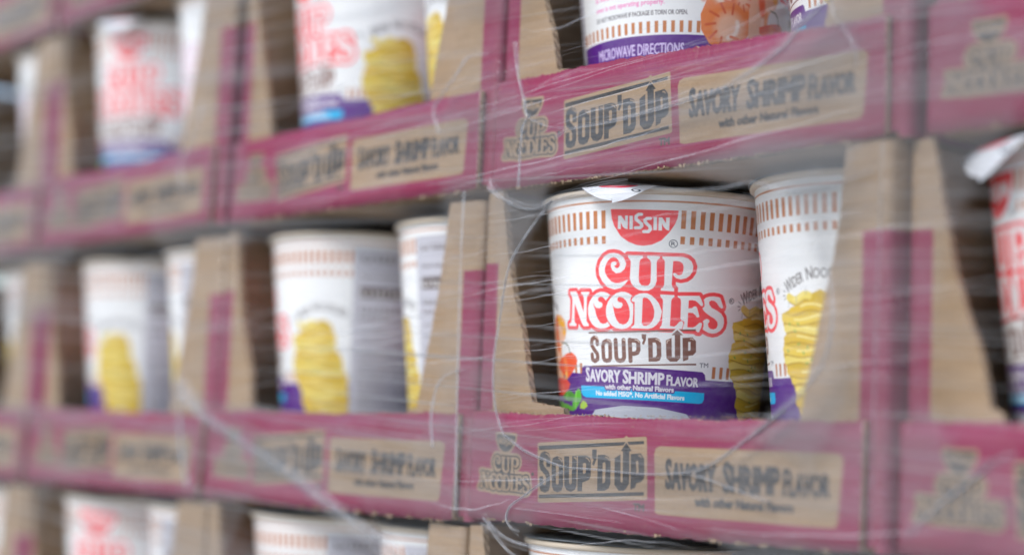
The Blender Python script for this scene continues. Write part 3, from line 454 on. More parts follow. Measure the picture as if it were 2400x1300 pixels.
def mat_tab():
    """white lid tab with the red half disc near its root"""
    t = NT('lid_tab_print'); uv = t.n('ShaderNodeUVMap'); s = t.n('ShaderNodeSeparateXYZ'); t.set(s, 0, uv.outputs[0])
    x = t.math('MULTIPLY', t.math('SUBTRACT', s.outputs[0], .52), 1.7); y = t.math('SUBTRACT', s.outputs[1], .26)
    dd = t.math('SQRT', t.math('ADD', t.math('MULTIPLY', x, x), t.math('MULTIPLY', t.math('MULTIPLY', y, y), 2.4)))
    ring = t.math('ABSOLUTE', t.math('SUBTRACT', t.math('SQRT', t.math('ADD', t.math('POWER', t.math('SUBTRACT', s.outputs[0], .80), 2.), t.math('POWER', t.math('SUBTRACT', s.outputs[1], .60), 2.))), .05))
    c = t.mix(t.math('LESS_THAN', dd, .46), (.70, .72, .76), (.66, .02, .06))
    c = t.mix(t.math('LESS_THAN', ring, .013), c, INK)
    return t.done(t.bsdf(c, .35, None, .4))

def film_shader(t, alpha, rough, normal, tint=(.90, .92, .96)):
    tr = t.n('ShaderNodeBsdfTransparent')
    df = t.n('ShaderNodeBsdfDiffuse'); df.inputs[0].default_value = (*tint, 1)
    if normal is not None: t.set(df, 'Normal', normal)
    tl = t.n('ShaderNodeBsdfTranslucent'); tl.inputs[0].default_value = (*tint, 1)
    gl = t.n('ShaderNodeBsdfGlossy'); t.set(gl, 'Roughness', rough)
    if normal is not None: t.set(gl, 'Normal', normal)
    m1 = t.n('ShaderNodeMixShader'); m1.inputs[0].default_value = .3
    t.t.links.new(df.outputs[0], m1.inputs[1]); t.t.links.new(tl.outputs[0], m1.inputs[2])
    m2 = t.n('ShaderNodeMixShader'); m2.inputs[0].default_value = .18
    t.t.links.new(m1.outputs[0], m2.inputs[1]); t.t.links.new(gl.outputs[0], m2.inputs[2])
    m3 = t.n('ShaderNodeMixShader'); t.set(m3, 0, alpha)
    t.t.links.new(tr.outputs[0], m3.inputs[1]); t.t.links.new(m2.outputs[0], m3.inputs[2])
    return t.done(m3.outputs[0])

def mat_film():
    """milky polyethylene: no skin of its own to see, an even pale scattering through its thickness"""
    t = NT('stretch_film_milk'); v = t.n('ShaderNodeVolumePrincipled')
    v.inputs['Color'].default_value = (.98, .985, 1., 1); v.inputs['Density'].default_value = 900.; v.inputs['Anisotropy'].default_value = -.15
    t.t.links.new(v.outputs[0], t.out.inputs[1]); return t.m

def mat_rope():
    t = NT('bunched_film')
    v = t.coord((260, 260, 260)); n = t.noise(v, 1., 3, .6)
    at = t.n('ShaderNodeAttribute', attribute_name='milk')
    al = t.math('MULTIPLY', at.outputs['Fac'], t.ramp(n, .3, .65, .45, 1.), clamp=True)
    return film_shader(t, al, .42, t.bump(n, .001, .6), (.90, .92, .97))

# ------------------------------------------------------------ mesh helpers
def mesh_obj(name, V, F, mats, parent=None, loc=None, uv=None, fmat=None, smooth=False):
    me = bpy.data.meshes.new(name); me.from_pydata(V, [], F)
    for m in (mats if isinstance(mats, (list, tuple)) else [mats]): me.materials.append(m)
    if uv is not None:
        L = me.uv_layers.new(name='UVMap'); li = np.zeros(len(me.loops), np.int32); me.loops.foreach_get('vertex_index', li)
        L.data.foreach_set('uv', np.array(uv, np.float32)[li].ravel())
    if fmat is not None: me.polygons.foreach_set('material_index', np.array(fmat, np.int32))
    if smooth: me.polygons.foreach_set('use_smooth', np.ones(len(me.polygons), bool))
    me.update()
    return link(name, me, parent, loc)
def link(name, me, parent=None, loc=None):
    o = bpy.data.objects.new(name, me); COL.objects.link(o)
    if parent: o.parent = parent
    if loc: o.location = loc
    return o
def thing(name, label, cat, loc, group=None, rz=0):
    o = bpy.data.objects.new(name, None); COL.objects.link(o); o.empty_display_size = .02
    o.location = loc; o.rotation_euler = (0, 0, rz); o['label'] = label; o['category'] = cat
    if group: o['group'] = group
    return o

def plate(outline, y0, y1, z_uv=False):
    """outline in mm (x,z) -> plate between y0 (front) and y1 in mm; returns V,F,uv,fmat (rim faces get material 1)"""
    n = len(outline); V = [(x/1000, y0/1000, z/1000) for x, z in outline]+[(x/1000, y1/1000, z/1000) for x, z in outline]
    area = sum(outline[i][0]*outline[(i+1) % n][1]-outline[(i+1) % n][0]*outline[i][1] for i in range(n))
    f = list(range(n)); bk = [n+i for i in range(n)][::-1]
    F = [f, bk] if area > 0 else [f[::-1], bk[::-1]]
    fm = [0, 0]
    for i in range(n):
        j = (i+1) % n; F.append((i, n+i, n+j, j) if area > 0 else (j, n+j, n+i, i)); fm.append(1)
    return V, F, [(x, z) for x, z in outline]*2, fm

# carton sizes in mm
CW, CH, CD, LIPW, LIPH, TH = 205., 132.6, 306., 197.5, 41.5, 3.

def jag(p, q, step, amp, rg):
    """ragged cut line from p to q"""
    L = math.hypot(q[0]-p[0], q[1]-p[1]); n = max(1, int(L/step)); ux, uz = (q[0]-p[0])/L, (q[1]-p[1])/L
    out = []
    for i in range(1, n):
        k = i/n; a = rg.normal(0, amp); out.append((p[0]+ux*L*k-uz*a, p[1]+uz*L*k+ux*a))
    return out

def left_wing(rg, tong, ls=0.):
    e = [(10.6, CH), (15.5, 108), (20.5, 89), (26, 74), (30.6, 62), (33.6, 48.5)]
    e = [(max(5.2, a+ls+rg.normal(0, .5)), b) for a, b in e]
    notch = [(34.2+ls, 46.6), (34.2+tong, 44.5), (34.2+tong, 41.2)] if tong > 2 else [(34.2+ls, 44.0), (36+ls, 41.2)]
    pts = [(4, 2)]+[(4, CH-.5)]; chain = e+notch+[(notch[-1][0], 2)]
    pts.append(chain[0])
    for a, b in zip(chain[:-1], chain[1:]):
        if a[1] > 41.3: pts += jag(a, b, 1.6, .16, rg)
        pts.append(b)
    return pts
def right_wing(rg, tong, rs=0.):
    e = [(189.5+rg.normal(0, .6), CH), (187.4, 111.7), (184.6, 95), (180.5, 78), (176.0, 59), (173.6, 48)]
    e = [(a+rs, b) for a, b in e]
    chain = [(172.5+rs-tong, 2), (172.5+rs-tong, 41.5), (172.5+rs-tong, 45), (173.2+rs, 46.2)] if tong > 2 else [(172.5+rs, 2), (172.5+rs, 43)]
    chain = chain+e[::-1]
    pts = [chain[0]]
    for a, b in zip(chain[:-1], chain[1:]):
        if b[1] > 41.3: pts += jag(a, b, 1.6, .16, rg)
        pts.append(b)
    return pts+[(CW-4, CH-.5), (CW-4, 2)]

def bent_side(parent, right, M, top):
    """side wall whose front edge turns the corner in a rounded fold"""
    prof = [(4., 3.), (2.2, 3.3), (.9, 4.2), (.25, 5.6), (0., 7.5), (0., 30.), (0., CD-3)]
    V, F, uv = [], [], []
    zs = [0, 40, 103, top]
    for x, y in prof:
        for z in zs:
            X = CW-x if right else x
            V.append((X/1000, y/1000, z/1000)); uv.append((X, z))
    inn = [(4., 5.8), (3.2, 6.4), (2.8, 7.5), (2.8, 30.), (2.8, CD-3)]
    no = len(V); nz = len(zs)
    for x, y in inn:
        for z in zs:
            X = CW-x if right else x
            V.append((X/1000, y/1000, z/1000)); uv.append((100, z))
    def q(a, b, c, d): F.append((a, b, c, d) if right else (d, c, b, a))
    for i in range(len(prof)-1):
        for j in range(nz-1): q(i*nz+j, (i+1)*nz+j, (i+1)*nz+j+1, i*nz+j+1)
    for i in range(len(inn)-1):
        for j in range(nz-1): q(no+i*nz+j+1, no+(i+1)*nz+j+1, no+(i+1)*nz+j, no+i*nz+j)
    fm = [0]*len(F)
    pair = [(0, 0), (1, 0), (2, 1), (3, 1), (4, 2), (5, 3), (6, 4)]
    for (a, b), (c, e) in zip(pair[:-1], pair[1:]):
        f = [a*nz+nz-1, c*nz+nz-1, no+e*nz+nz-1, no+b*nz+nz-1]
        f = [k for i, k in enumerate(f) if k not in f[:i]]; F.append(tuple(f) if right else tuple(f[::-1])); fm.append(1)
    return mesh_obj('side_panel', V, F, [M['banded'], M['raw']], parent, uv=uv, fmat=fm)

def front_panel(parent, M, rg, dl, dr, bow, fuzz, sag=0.):
    """the printed lip left standing after the window was torn out: ragged top, nicked foot"""
    nx, nz = 190, 8
    V, F, uv, fm = [], [], [], []
    top = np.cumsum(rg.normal(0, .10, nx)); top -= np.linspace(top[0], top[-1], nx)
    top += rg.normal(0, .17*fuzz, nx)+.10*fuzz*np.sin(np.arange(nx)*2.1)
    xs = np.linspace(0, LIPW, nx)
    for i, x in enumerate(xs):
        k = x/LIPW; zt = LIPH+dl*(1-k)+dr*k+top[i]-(1.5 if x < 1.5 else 0)*(1-x/1.5)
        zb = (.28 if (x % 12.) < 6 else 0)*fuzz+.1*rg.normal()
        for j in range(nz):
            v = j/(nz-1); z = zb+(zt-zb)*v
            z -= sag*math.sin(math.pi*k)*(1.2-.5*v)
            y = -bow*math.sin(math.pi*k)*(.4+.6*v)+.35*math.sin(x*.05+v*3+dl)+.22*math.sin(x*.17+v*5+bow*9)*math.sin(x*.031+bow*5)
            if x < 3: y += (3-x)**2*.12
            V.append((x/1000, y/1000, z/1000)); uv.append((x/198., (z+sag*math.sin(math.pi*k)*(1.2-.5*v))*LIPH/(LIPH+dl*(1-k)+dr*k)/42.))
    n = nx*nz
    for i in range(nx):
        for j in range(nz):
            a = V[i*nz+j]; V.append((a[0], max(a[1]+TH*.00095, .0) if 0 else a[1]+.0027, a[2])); uv.append(uv[i*nz+j])
    for i in range(nx-1):
        for j in range(nz-1):
            F.append((i*nz+j, (i+1)*nz+j, (i+1)*nz+j+1, i*nz+j+1)); fm.append(0)
            F.append((n+i*nz+j+1, n+(i+1)*nz+j+1, n+(i+1)*nz+j, n+i*nz+j)); fm.append(1)
        for j, fl in ((nz-1, False), (0, True)):
            q = (i*nz+j, (i+1)*nz+j, n+(i+1)*nz+j, n+i*nz+j); F.append(q[::-1] if fl else q); fm.append(1)
    for i, fl in ((0, True), (nx-1, False)):
        for j in range(nz-1):
            q = (i*nz+j, n+i*nz+j, n+i*nz+j+1, i*nz+j+1); F.append(q[::-1] if fl else q); fm.append(1)
    return mesh_obj('front_panel', V, F, [M['lip'], M['raw']], parent, uv=uv, fmat=fm, smooth=True)

def box_mm(lo, hi):
    x0, y0, z0 = [q/1000 for q in lo]; x1, y1, z1 = [q/1000 for q in hi]
    V = [(x, y, z) for z in (z0, z1) for y in (y0, y1) for x in (x0, x1)]
    return V, [(0, 2, 3, 1), (4, 5, 7, 6), (0, 1, 5, 4), (2, 6, 7, 3), (0, 4, 6, 2), (1, 3, 7, 5)]

def torn_fibres(parent, M, rg, dl, dr):
    """loose paper fibres along the torn edge and the nicks of the perforation at the foot"""
    V, F = [], []
    def sliver(x, z, a, L, wd, y):
        k = len(V); dx, dz = math.cos(a)*L, math.sin(a)*L; nx_, nz_ = -math.sin(a)*wd, math.cos(a)*wd
        V.extend([((x-nx_)/1000, y/1000, (z-nz_)/1000), ((x+nx_)/1000, y/1000, (z+nz_)/1000), ((x+dx)/1000, (y+rg.normal(0, .4))/1000, (z+dz)/1000), (x/1000, (y+.5)/1000, z/1000)])
        F.extend([(k, k+1, k+2), (k+1, k+3, k+2), (k+3, k, k+2)])
    for i in range(150):
        x = rg.uniform(1, LIPW-2); k = x/LIPW
        sliver(x, LIPH+dl*(1-k)+dr*k-.15, rg.uniform(.3, 2.8), rg.uniform(.2, .8), rg.uniform(.10, .32), .4+rg.uniform(0, 1.6))
    x = 14.
    while x < LIPW-8:
        L = rg.uniform(2.5, 7)
        for s in range(0 if rg.random() < .3 else int(rg.uniform(5, 13))): sliver(x+rg.uniform(0, L), rg.uniform(-.3, .25), rg.uniform(2.4, 7.), rg.uniform(.5, 1.5), rg.uniform(.3, .7), -.15-rg.uniform(0, .5))
        x += rg.uniform(9, 15)
    o = mesh_obj('torn_fibre', V, F, M['fibre'], parent); o['kind'] = 'stuff'
    return o

def carton(M, loc, label, seed, dl=0., dr=0., rz=0., tong=(0., 0.), near=False, ls=0., rs=0.):
    rg = np.random.default_rng(seed)
    t = thing('carton', label, 'carton', loc, 'display cartons of noodle cups in the wrapped stack', rz)
    front_panel(t, M, rg, dl, dr, rg.uniform(.1, .9), 1.0, rg.uniform(-.2, 1.1))
    for nm, o in (('left_wing', left_wing(rg, tong[0], ls)), ('right_wing', right_wing(rg, tong[1], rs))):
        V, F, uv, fm = plate(o, 3.0, 5.8)
        mesh_obj('window_wing', V, F, [M['banded'], M['raw']], t, uv=uv, fmat=fm)
    bent_side(t, False, M, CH-.6); bent_side(t, True, M, CH-.6)
    V, F = box_mm((3, 5.9, 0), (CW-3, CD-3.2, 2.8)); mesh_obj('base_panel', V, F, M['kraft'], t)
    V, F = box_mm((.2, CD-2.8, 0), (CW-.2, CD, CH-.6)); mesh_obj('back_panel', V, F, M['kraft'], t)
    if near: torn_fibres(t, M, rg, dl, dr)
    return t

# ------------------------------------------------------------ cups (z from the foot; mm)
RT, KT, HT = 48.5, .103, 125.
def cr(z): return RT+KT*(z-HT)
def cup_meshes(M):
    n = 112; zs = [0.6]+list(np.linspace(2, 123.6, 40)); V, F, uv = [], [], []
    for z in zs:
        rad = cr(z)-(.5 if z < 1 else 0)
        for i in range(n+1):
            a = -math.pi+2*math.pi*i/n; V.append((rad*math.cos(a)/1000, rad*math.sin(a)/1000, z/1000)); uv.append((i/n, z/126.5))
    m = n+1
    for j in range(len(zs)-1):
        for i in range(n): F.append((j*m+i, j*m+i+1, (j+1)*m+i+1, (j+1)*m+i))
    body = mesh_obj('cup_wall', V, F, M['cup'], uv=uv, smooth=True)
    V, F = [], []
    prof = [(cr(123.6), 123.4), (cr(123)+1.0, 123.4), (cr(123)+1.7, 123.9), (cr(123)+1.9, 124.7), (cr(123)+1.6, 125.5), (cr(123)+.9, 125.9), (cr(123)-.6, 125.9)]
    for rad, z in prof:
        for i in range(n): a = 2*math.pi*i/n; V.append((rad*math.cos(a)/1000, rad*math.sin(a)/1000, z/1000))
    for j in range(len(prof)-1):
        for i in range(n): F.append((j*n+i, j*n+(i+1) % n, (j+1)*n+(i+1) % n, (j+1)*n+i))
    rim = mesh_obj('rolled_rim', V, F, M['rim'], smooth=True)
    V, F = [], []; rg = np.random.default_rng(5); wv = rg.normal(0, .22, 9)
    prof = [(0, 127.2), (25, 127.1), (44, 126.9), (cr(123)+1.4, 126.5), (cr(123)+2.5, 126.1)]
    for jx, (rad, z) in enumerate(prof):
        for i in range(n):
            a = 2*math.pi*i/n; k = rad/(cr(123)+2.5)
            V.append((rad*math.cos(a)/1000, rad*math.sin(a)/1000, (z+(k**6)*sum(w_*math.sin((q+2)*a+q) for q, w_ in enumerate(wv[:5]))*.6)/1000))
    for j in range(len(prof)-1):
        for i in range(n): F.append((j*n+i, j*n+(i+1) % n, (j+1)*n+(i+1) % n, (j+1)*n+i))
    lid = mesh_obj('paper_lid', V, F, M['lid'], smooth=True)
    # tongue of the lid: leaves the rim, arches over and droops
    V, F, uv = [], [], []; nu, nv = 25, 17
    for iv in range(nv):
        v = iv/(nv-1); half = 19.5*(1-v**2.2)**.62*(1-.12*v)+.2; s = 15.*v
        out = cr(125)+2.0+6.5*math.sin(v*1.5); z = 126.4+.9*math.sin(v*2.2)-8.3*v**1.7
        for iu in range(nu):
            q = 2*iu/(nu-1)-1; yy = half*q; x = math.sqrt(max(out*out-(yy*.85)**2, 1))
            z2 = z+.9*v*math.cos(q*2.6)-.5*v*q
            V.append(((x-cr(125))/1000, yy/1000, (z2-126.4)/1000)); uv.append((.5+yy/36., v))
    for iv in range(nv-1):
        for iu in range(nu-1): F.append((iv*nu+iu, (iv+1)*nu+iu, (iv+1)*nu+iu+1, iv*nu+iu+1))
    tab = mesh_obj('lid_tab', V, F, M['tab'], uv=uv, smooth=True)
    got = [o.data for o in (body, rim, lid, tab)]
    for o in (body, rim, lid, tab): bpy.data.objects.remove(o)
    return got

def cup(meshes, loc, delta, label, tab=None, tilt=(0, 0)):
    """delta: how far (deg) the lettering is turned from facing the open side"""
    face = math.atan2(-.4313-loc[1], .5273-loc[0])
    t = thing('noodle_cup', label, 'cup', loc, 'noodle cups standing in the cartons', face+R_(delta))
    t.rotation_euler[0], t.rotation_euler[1] = R_(tilt[0]), R_(tilt[1])
    for nm, me in zip(('cup_wall', 'rolled_rim', 'paper_lid'), meshes): lid = link(nm, me, t)
    if tab is not None:
        a = R_(tab[0]-delta); o = link('lid_tab', meshes[3], lid, (cr(125)*math.cos(a)/1000, cr(125)*math.sin(a)/1000, .1264))
        o.rotation_euler[2] = a; o.scale = (1, tab[1], tab[2])
    return t

# ------------------------------------------------------------ added pale sheet, unseen below the frame, to bounce light up into the trays
V, F = [(-40, -40, -.62), (40, -40, -.62), (40, 40, -.62), (-40, 40, -.62)], [(0, 1, 2, 3)]
g = mesh_obj('ground', V, F, mat_plain('concrete', (.56, .54, .50), .9, 3, .4, .002)); g['kind'] = 'structure'
# ------------------------------------------------------------ the stack
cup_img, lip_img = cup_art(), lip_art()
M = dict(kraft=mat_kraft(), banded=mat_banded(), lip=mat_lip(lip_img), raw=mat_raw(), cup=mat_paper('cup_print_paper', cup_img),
         rim=mat_plain('cup_rim_paper', (.60, .51, .40), .45), lid=mat_plain('lid_foil', (.26, .30, .33), .45), tab=mat_tab(),  # lid colour darkened to teal to carry the shadow above the rims
         fibre=mat_plain('torn_paper_fibre', (.42, .30, .20), .9, 900, .4), film=mat_film(), rope=mat_rope())
CM = cup_meshes(M)

# carton rows from the top (x of left edge, z of foot, both mm); lip slack at its left and right top corner
X0 = {'ff': -624., 'f': -415., 'l': -207.8, 'm': -4., 'r': 201.4}
SHIFT = {'top': (3., 226.), 'upper': (6.5, 92.6), 'middle': (0., -40.2), 'lower': (-3., -175.6)}
CARTONS = [
 # row, column, dx, dz, dl, dr, tongues, near, label
 ('middle', 'm', 0, 0, .9, .2, (18.5, 0), True, 'sharp maroon carton in the middle whose window shows the cup with big red lettering'),
 ('upper', 'm', -2., 0, 3.2, -1.4, (15, 0), True, 'carton directly above the sharp middle one, its cup showing pink directions text'),
 ('middle', 'l', -2.2, -2.2, 1.0, 1.8, (0, 6), True, 'carton left of the sharp middle one, yellow noodle heap on its cup'),
 ('upper', 'l', -3., 1.2, -.6, -.2, (0, 0), True, 'carton left of the slanting upper middle carton, half its red lettering hidden by its edge'),
 ('middle', 'f', -2.5, -3.2, 0, 0, (0, 0), False, 'blurred carton two left of the sharp middle one, blurred yellow noodles on its cup'),
 ('upper', 'f', -11.5, 2.6, 0, 0, (0, 0), False, 'blurred carton with a whole red lettered cup, upper left'),
 ('middle', 'ff', -2, -4, 0, 0, (0, 0), False, 'very blurred carton cut by the left edge, bluish white cup in it'),
 ('upper', 'ff', -12, 2, 0, 0, (0, 0), False, 'very blurred carton cut by the left edge with an orange spot on its cup'),
 ('middle', 'r', 0, 0, .4, 0, (2.5, 0), True, 'nearest carton at the right edge with a drooping white lid tab in its window'),
 ('upper', 'r', 1.8, 0, .4, 0, (0, 0), True, 'carton in the top right corner showing only its grey printed lettering'),
 ('lower', 'm', 0, 0, 0, 0, (0, 0), False, 'carton under the sharp middle one, only its kraft wings and cup rim in view'),
 ('lower', 'l', -2.2, -1, 0, 0, (0, 0), False, 'carton at the bottom whose cup shows only brown rim bars'),
 ('lower', 'f', -2.5, -2, 0, 0, (0, 0), False, 'blurred carton at the bottom with red lettering on its cup'),
 ('lower', 'ff', -2, -3, 0, 0, (0, 0), False, 'very blurred carton in the bottom left corner'),
 ('top', 'f', -2, 4.2, 0, 0, (0, 0), False, 'carton at the top left above the red lettered blurred cup, only its foot in view'),
 ('top', 'ff', -2, 3.5, 0, 0, (0, 0), False, 'carton in the top left corner, a blurred grey and maroon foot'),
]
BOXES = {}
RECESS = {'r': 7., ('upper', 'm'): 2., 'f': .8, ('upper', 'f'): -.3, 'ff': .4}      # how far a carton stands back, mm
# how far the torn window edges stand left or right of their usual place
WING = {'m': (0, -3.), 'l': (-.5, -7.5), 'ul': (-4., -14.), 'f': (-7., -13.), 'uf': (-6., -14.), 'ff': (-6., -13.), 'uff': (-6., -13.), 'r': (-2., 0)}
for i, (row, col, dx, dz, dl, dr, tong, near, label) in enumerate(CARTONS):
    x = X0[col]+SHIFT[row][0]+dx; z = SHIFT[row][1]+dz
    BOXES[row, col] = (x, z)
    ls, rs = WING[col if row != 'upper' or col in 'mr' else 'u'+col]
    if not near: dl, dr = random.uniform(-1.2, 1.2), random.uniform(-1.2, 1.2)
    yb = RECESS.get((row, col), RECESS.get(col, 0.))
    carton(M, (x/1000, yb/1000, z/1000), label, 100+i, dl, dr, 0, tong, near, ls, rs)

CUPS = [
 # row, column, which (0 left, 1 right), dx, dy, turn, label, tab(angle from the open side, width)
 ('middle', 'm', 0, 0, 0, -9.3, 'sharp white cup with big red lettering facing the viewer', (-21, .82, .85)),
 ('middle', 'm', 1, 0, 0, -103, 'white cup with a yellow noodle heap just right of the sharp lettered cup', None),
 ('upper', 'm', 0, 1, 0, 109, 'white cup with pink directions text and prawns above the sharp carton', None),
 ('upper', 'm', 1, 0, 0, -92, 'cup with a purple and cyan corner right of the pink text cup', None),
 ('middle', 'l', 0, 0, 0, -101, 'cup with yellow noodles and a grey text panel left of the sharp carton', None),
 ('middle', 'l', 1, 0, -10, -147, 'narrow strip of white cup with brown bars right of the grey text panel', None),
 ('upper', 'l', 0, 0, 0, -63, 'cup with cut off red lettering and yellow noodles at its right', None),
 ('upper', 'l', 1, 0, -10, -135, 'strip of cup with a tall yellow patch at the top between two cartons', None),
 ('middle', 'f', 0, 0, 0, -106, 'blurred cup with yellow noodles, second from the left edge', None),
 ('middle', 'f', 1, 0, -13.5, -150, 'blurred pale cup sliver right of the blurred yellow noodles', None),
 ('upper', 'f', 0, 0, 0, -36, 'blurred cup with whole red lettering and a blue band, upper left', (-40, 1.0, 1.0)),
 ('upper', 'f', 1, 0, -13.5, 58, 'blurred white cup sliver right of the whole red lettering, upper left', None),
 ('middle', 'ff', 1, 0, -13.5, -150, 'very blurred bluish cup at the left edge in the middle row', None),
 ('upper', 'ff', 1, 0, -13.5, 62, 'very blurred cup at the left edge with an orange spot', None),
 ('middle', 'r', 0, 0, 0, -69, 'red lettered cup cut by the right edge under a drooping white tab', (-58, 1.15, 1.45)),
 ('lower', 'm', 0, 0, 0, -12, 'cup whose pale rim just shows at the bottom edge under the sharp carton', None),
 ('lower', 'm', 1, 0, 0, -95, 'cup rim at the bottom right under the sharp carton', None),
 ('lower', 'l', 0, 0, 0, -106, 'cup with brown rim bars at the bottom left of centre', None),
 ('lower', 'l', 1, 0, -10, -140, 'cup rim behind the diagonal film rope at the bottom', None),
 ('lower', 'f', 0, 0, 0, -37, 'blurred cup top with red lettering at the bottom left', None),
 ('lower', 'f', 1, 0, -13.5, -150, 'blurred pale cup top right of the red one at the bottom left', None),
 ('lower', 'ff', 1, 0, -13.5, -100, 'very blurred cup top in the bottom left corner', None),
]
for row, col, k, dx, dy, turn, label, tab in CUPS:
    x, z = BOXES[row, col]
    cup(CM, ((x+53.4+k*100.3+dx)/1000, (54.3+k*13.5+dy+RECESS.get((row, col), RECESS.get(col, 0.)))/1000, (z+3.0)/1000), turn, label, tab)

# ------------------------------------------------------------ stretch film wound round the stack
def sd_poly(P, X, Z):
    D = np.full(X.shape, 1e9); inside = np.zeros(X.shape, bool); n = len(P)
    for i in range(n):
        ax, az = P[i]; bx, bz = P[(i+1) % n]; ex, ez = bx-ax, bz-az; t = np.clip(((X-ax)*ex+(Z-az)*ez)/(ex*ex+ez*ez), 0, 1)
        D = np.minimum(D, (X-ax-t*ex)**2+(Z-az-t*ez)**2)
        if az != bz: inside ^= ((az > Z) != (bz > Z)) & (X < ax+(Z-az)*ex/ez)
    D = np.sqrt(D); return np.where(inside, -D, D)

FILM_K = 0.25                              # mm of milky film per unit of haze
# slack pockets of doubled film at the corners of the middle window
PATCHES = [([(112, 90), (140, 83), (163, 79), (183, 72), (193, 90), (150, 97)], 1.3), ([(163, 77.5), (171, 66), (180, 50), (182, 56), (183, 71.5), (176, 83)], 1.6), ([(11, 91), (46, 84), (32, 71.5), (20.5, 53.7), (17.9, 38), (13, 60)], .8),
           ([(150, -3), (168, 8), (185, 30), (190, 8), (176, -14)], 1.0), ([(150, 122), (168, 134), (182, 142), (192, 120), (170, 112)], .8)]
def film():
    t = thing('stretch_film', 'clear stretch film wound round the cartons, drawn into white ropes and creases', 'film', (0, -.004, 0))
    # the sheet is a solid of one even milky stuff, a hair thick where the film is single and taut, thicker where layers
    # lie over one another, it creases, or glare and glints are shaped into it: its thickness alone decides how milky it looks
    xs = np.arange(-680., 430., 4.); zs = np.arange(-185., 265., .42); X, Z = np.meshgrid(xs, zs)
    cl = np.full(X.shape, 1e9)
    for (row, col), (bx, bz) in BOXES.items():
        P = {('upper', 'm'): CLEARU, ('middle', 'l'): CLEARL, ('upper', 'l'): CLEARUL}.get((row, col), CLEAR)
        i0, i1 = np.searchsorted(xs, (bx-40, bx+250)); j0, j1 = np.searchsorted(zs, (bz-40, bz+190))
        cl[j0:j1, i0:i1] = np.minimum(cl[j0:j1, i0:i1], sd_poly([(a+bx, b+bz) for a, b in P], X[j0:j1, i0:i1], Z[j0:j1, i0:i1]))
    milk = np.clip(.5+cl/5., 0, 1)
    rg = np.random.default_rng(11)
    def vnoise(sx, sz, shear=0., seed=0):
        """smooth value noise, cells sx by sz mm, sheared so that the lines climb a little"""
        g = np.random.default_rng(seed).random((700, 700)); u = (X+900)/sx; v = (Z+shear*X+400)/sz
        iu = np.floor(u).astype(int); iv = np.floor(v).astype(int); fu = u-iu; fv = v-iv
        fu = fu*fu*(3-2*fu); fv = fv*fv*(3-2*fv); G = lambda a, b: g[a % 700, b % 700]
        return (G(iv, iu)*(1-fu)+G(iv, iu+1)*fu)*(1-fv)+(G(iv+1, iu)*(1-fu)+G(iv+1, iu+1)*fu)*fv
    ss = lambda v, a, b: np.clip((v-a)/(b-a), 0, 1)
    wide = .6*vnoise(230, 13, .05, 1)+.4*vnoise(120, 5, .06, 2)  # broad glare patches, carried by the film's thickness
    streak = .55*vnoise(170, 3.2, .07, 3)+.45*vnoise(90, 1.5, .08, 4)
    hair = vnoise(140, .95, .06, 5); blot = vnoise(70, 45, 0, 6)
    lines = ss(streak, .56, .80); sharp = ss(hair, .80, .97)*ss(blot, .2, .55)
    th = FILM_K*(.006+milk*np.interp(X, [-650, -200, 20, 200], [.6, .75, 1.05, 1.8])*(.15+.34*ss(wide, .3, .75)+.22*ss(blot, .3, .8))+.55*ss(wide, .57, .76)*ss(streak, .30, .65)
         +.26*lines+2.3*sharp)
    for P, a in PATCHES:
        i0, i1 = np.searchsorted(xs, (min(p[0] for p in P)-12, max(p[0] for p in P)+12)); j0, j1 = np.searchsorted(zs, (min(p[1] for p in P)-12, max(p[1] for p in P)+12))
        q = sd_poly(P, X[j0:j1, i0:i1], Z[j0:j1, i0:i1]); th[j0:j1, i0:i1] += FILM_K*a*np.clip(.5-q/5., 0, 1)*(.6+.8*wide[j0:j1, i0:i1])
    yf = np.zeros(X.shape)
    for q in range(8): yf += rg.normal(0, .08)*np.sin(Z*rg.uniform(.05, .4)+X*rg.uniform(-.02, .02)+rg.uniform(0, 6))
    yb = np.minimum(yf, .5)-.3; yf = yb-th
    nx, nz = len(xs), len(zs); n = nx*nz
    V = np.concatenate([np.stack([X.ravel(), yf.ravel(), Z.ravel()], 1), np.stack([X.ravel(), yb.ravel(), Z.ravel()], 1)])/1000
    I = (np.arange(nz-1)[:, None]*nx+np.arange(nx-1)[None, :]).ravel()
    F = [np.stack([I, I+1, I+nx+1, I+nx], 1), np.stack([I+n, I+nx+n, I+nx+1+n, I+1+n], 1)]
    def rimq(k, fl):
        q = np.stack([k[:-1], k[1:], k[1:]+n, k[:-1]+n], 1); F.append(q[:, ::-1] if fl else q)
    rimq(np.arange(nx), True); rimq((nz-1)*nx+np.arange(nx), False); rimq(np.arange(nz)*nx, False); rimq(np.arange(nz)*nx+nx-1, True)
    F = np.concatenate(F).astype(np.int32)
    me = bpy.data.meshes.new('film_sheet'); me.vertices.add(len(V)); me.vertices.foreach_set('co', V.astype(np.float32).ravel())
    me.loops.add(F.size); me.loops.foreach_set('vertex_index', F.ravel())
    me.polygons.add(len(F)); me.polygons.foreach_set('loop_start', np.arange(len(F), dtype=np.int32)*4)
    me.update(calc_edges=True); me.materials.append(M['film']); link('film_sheet', me, t)
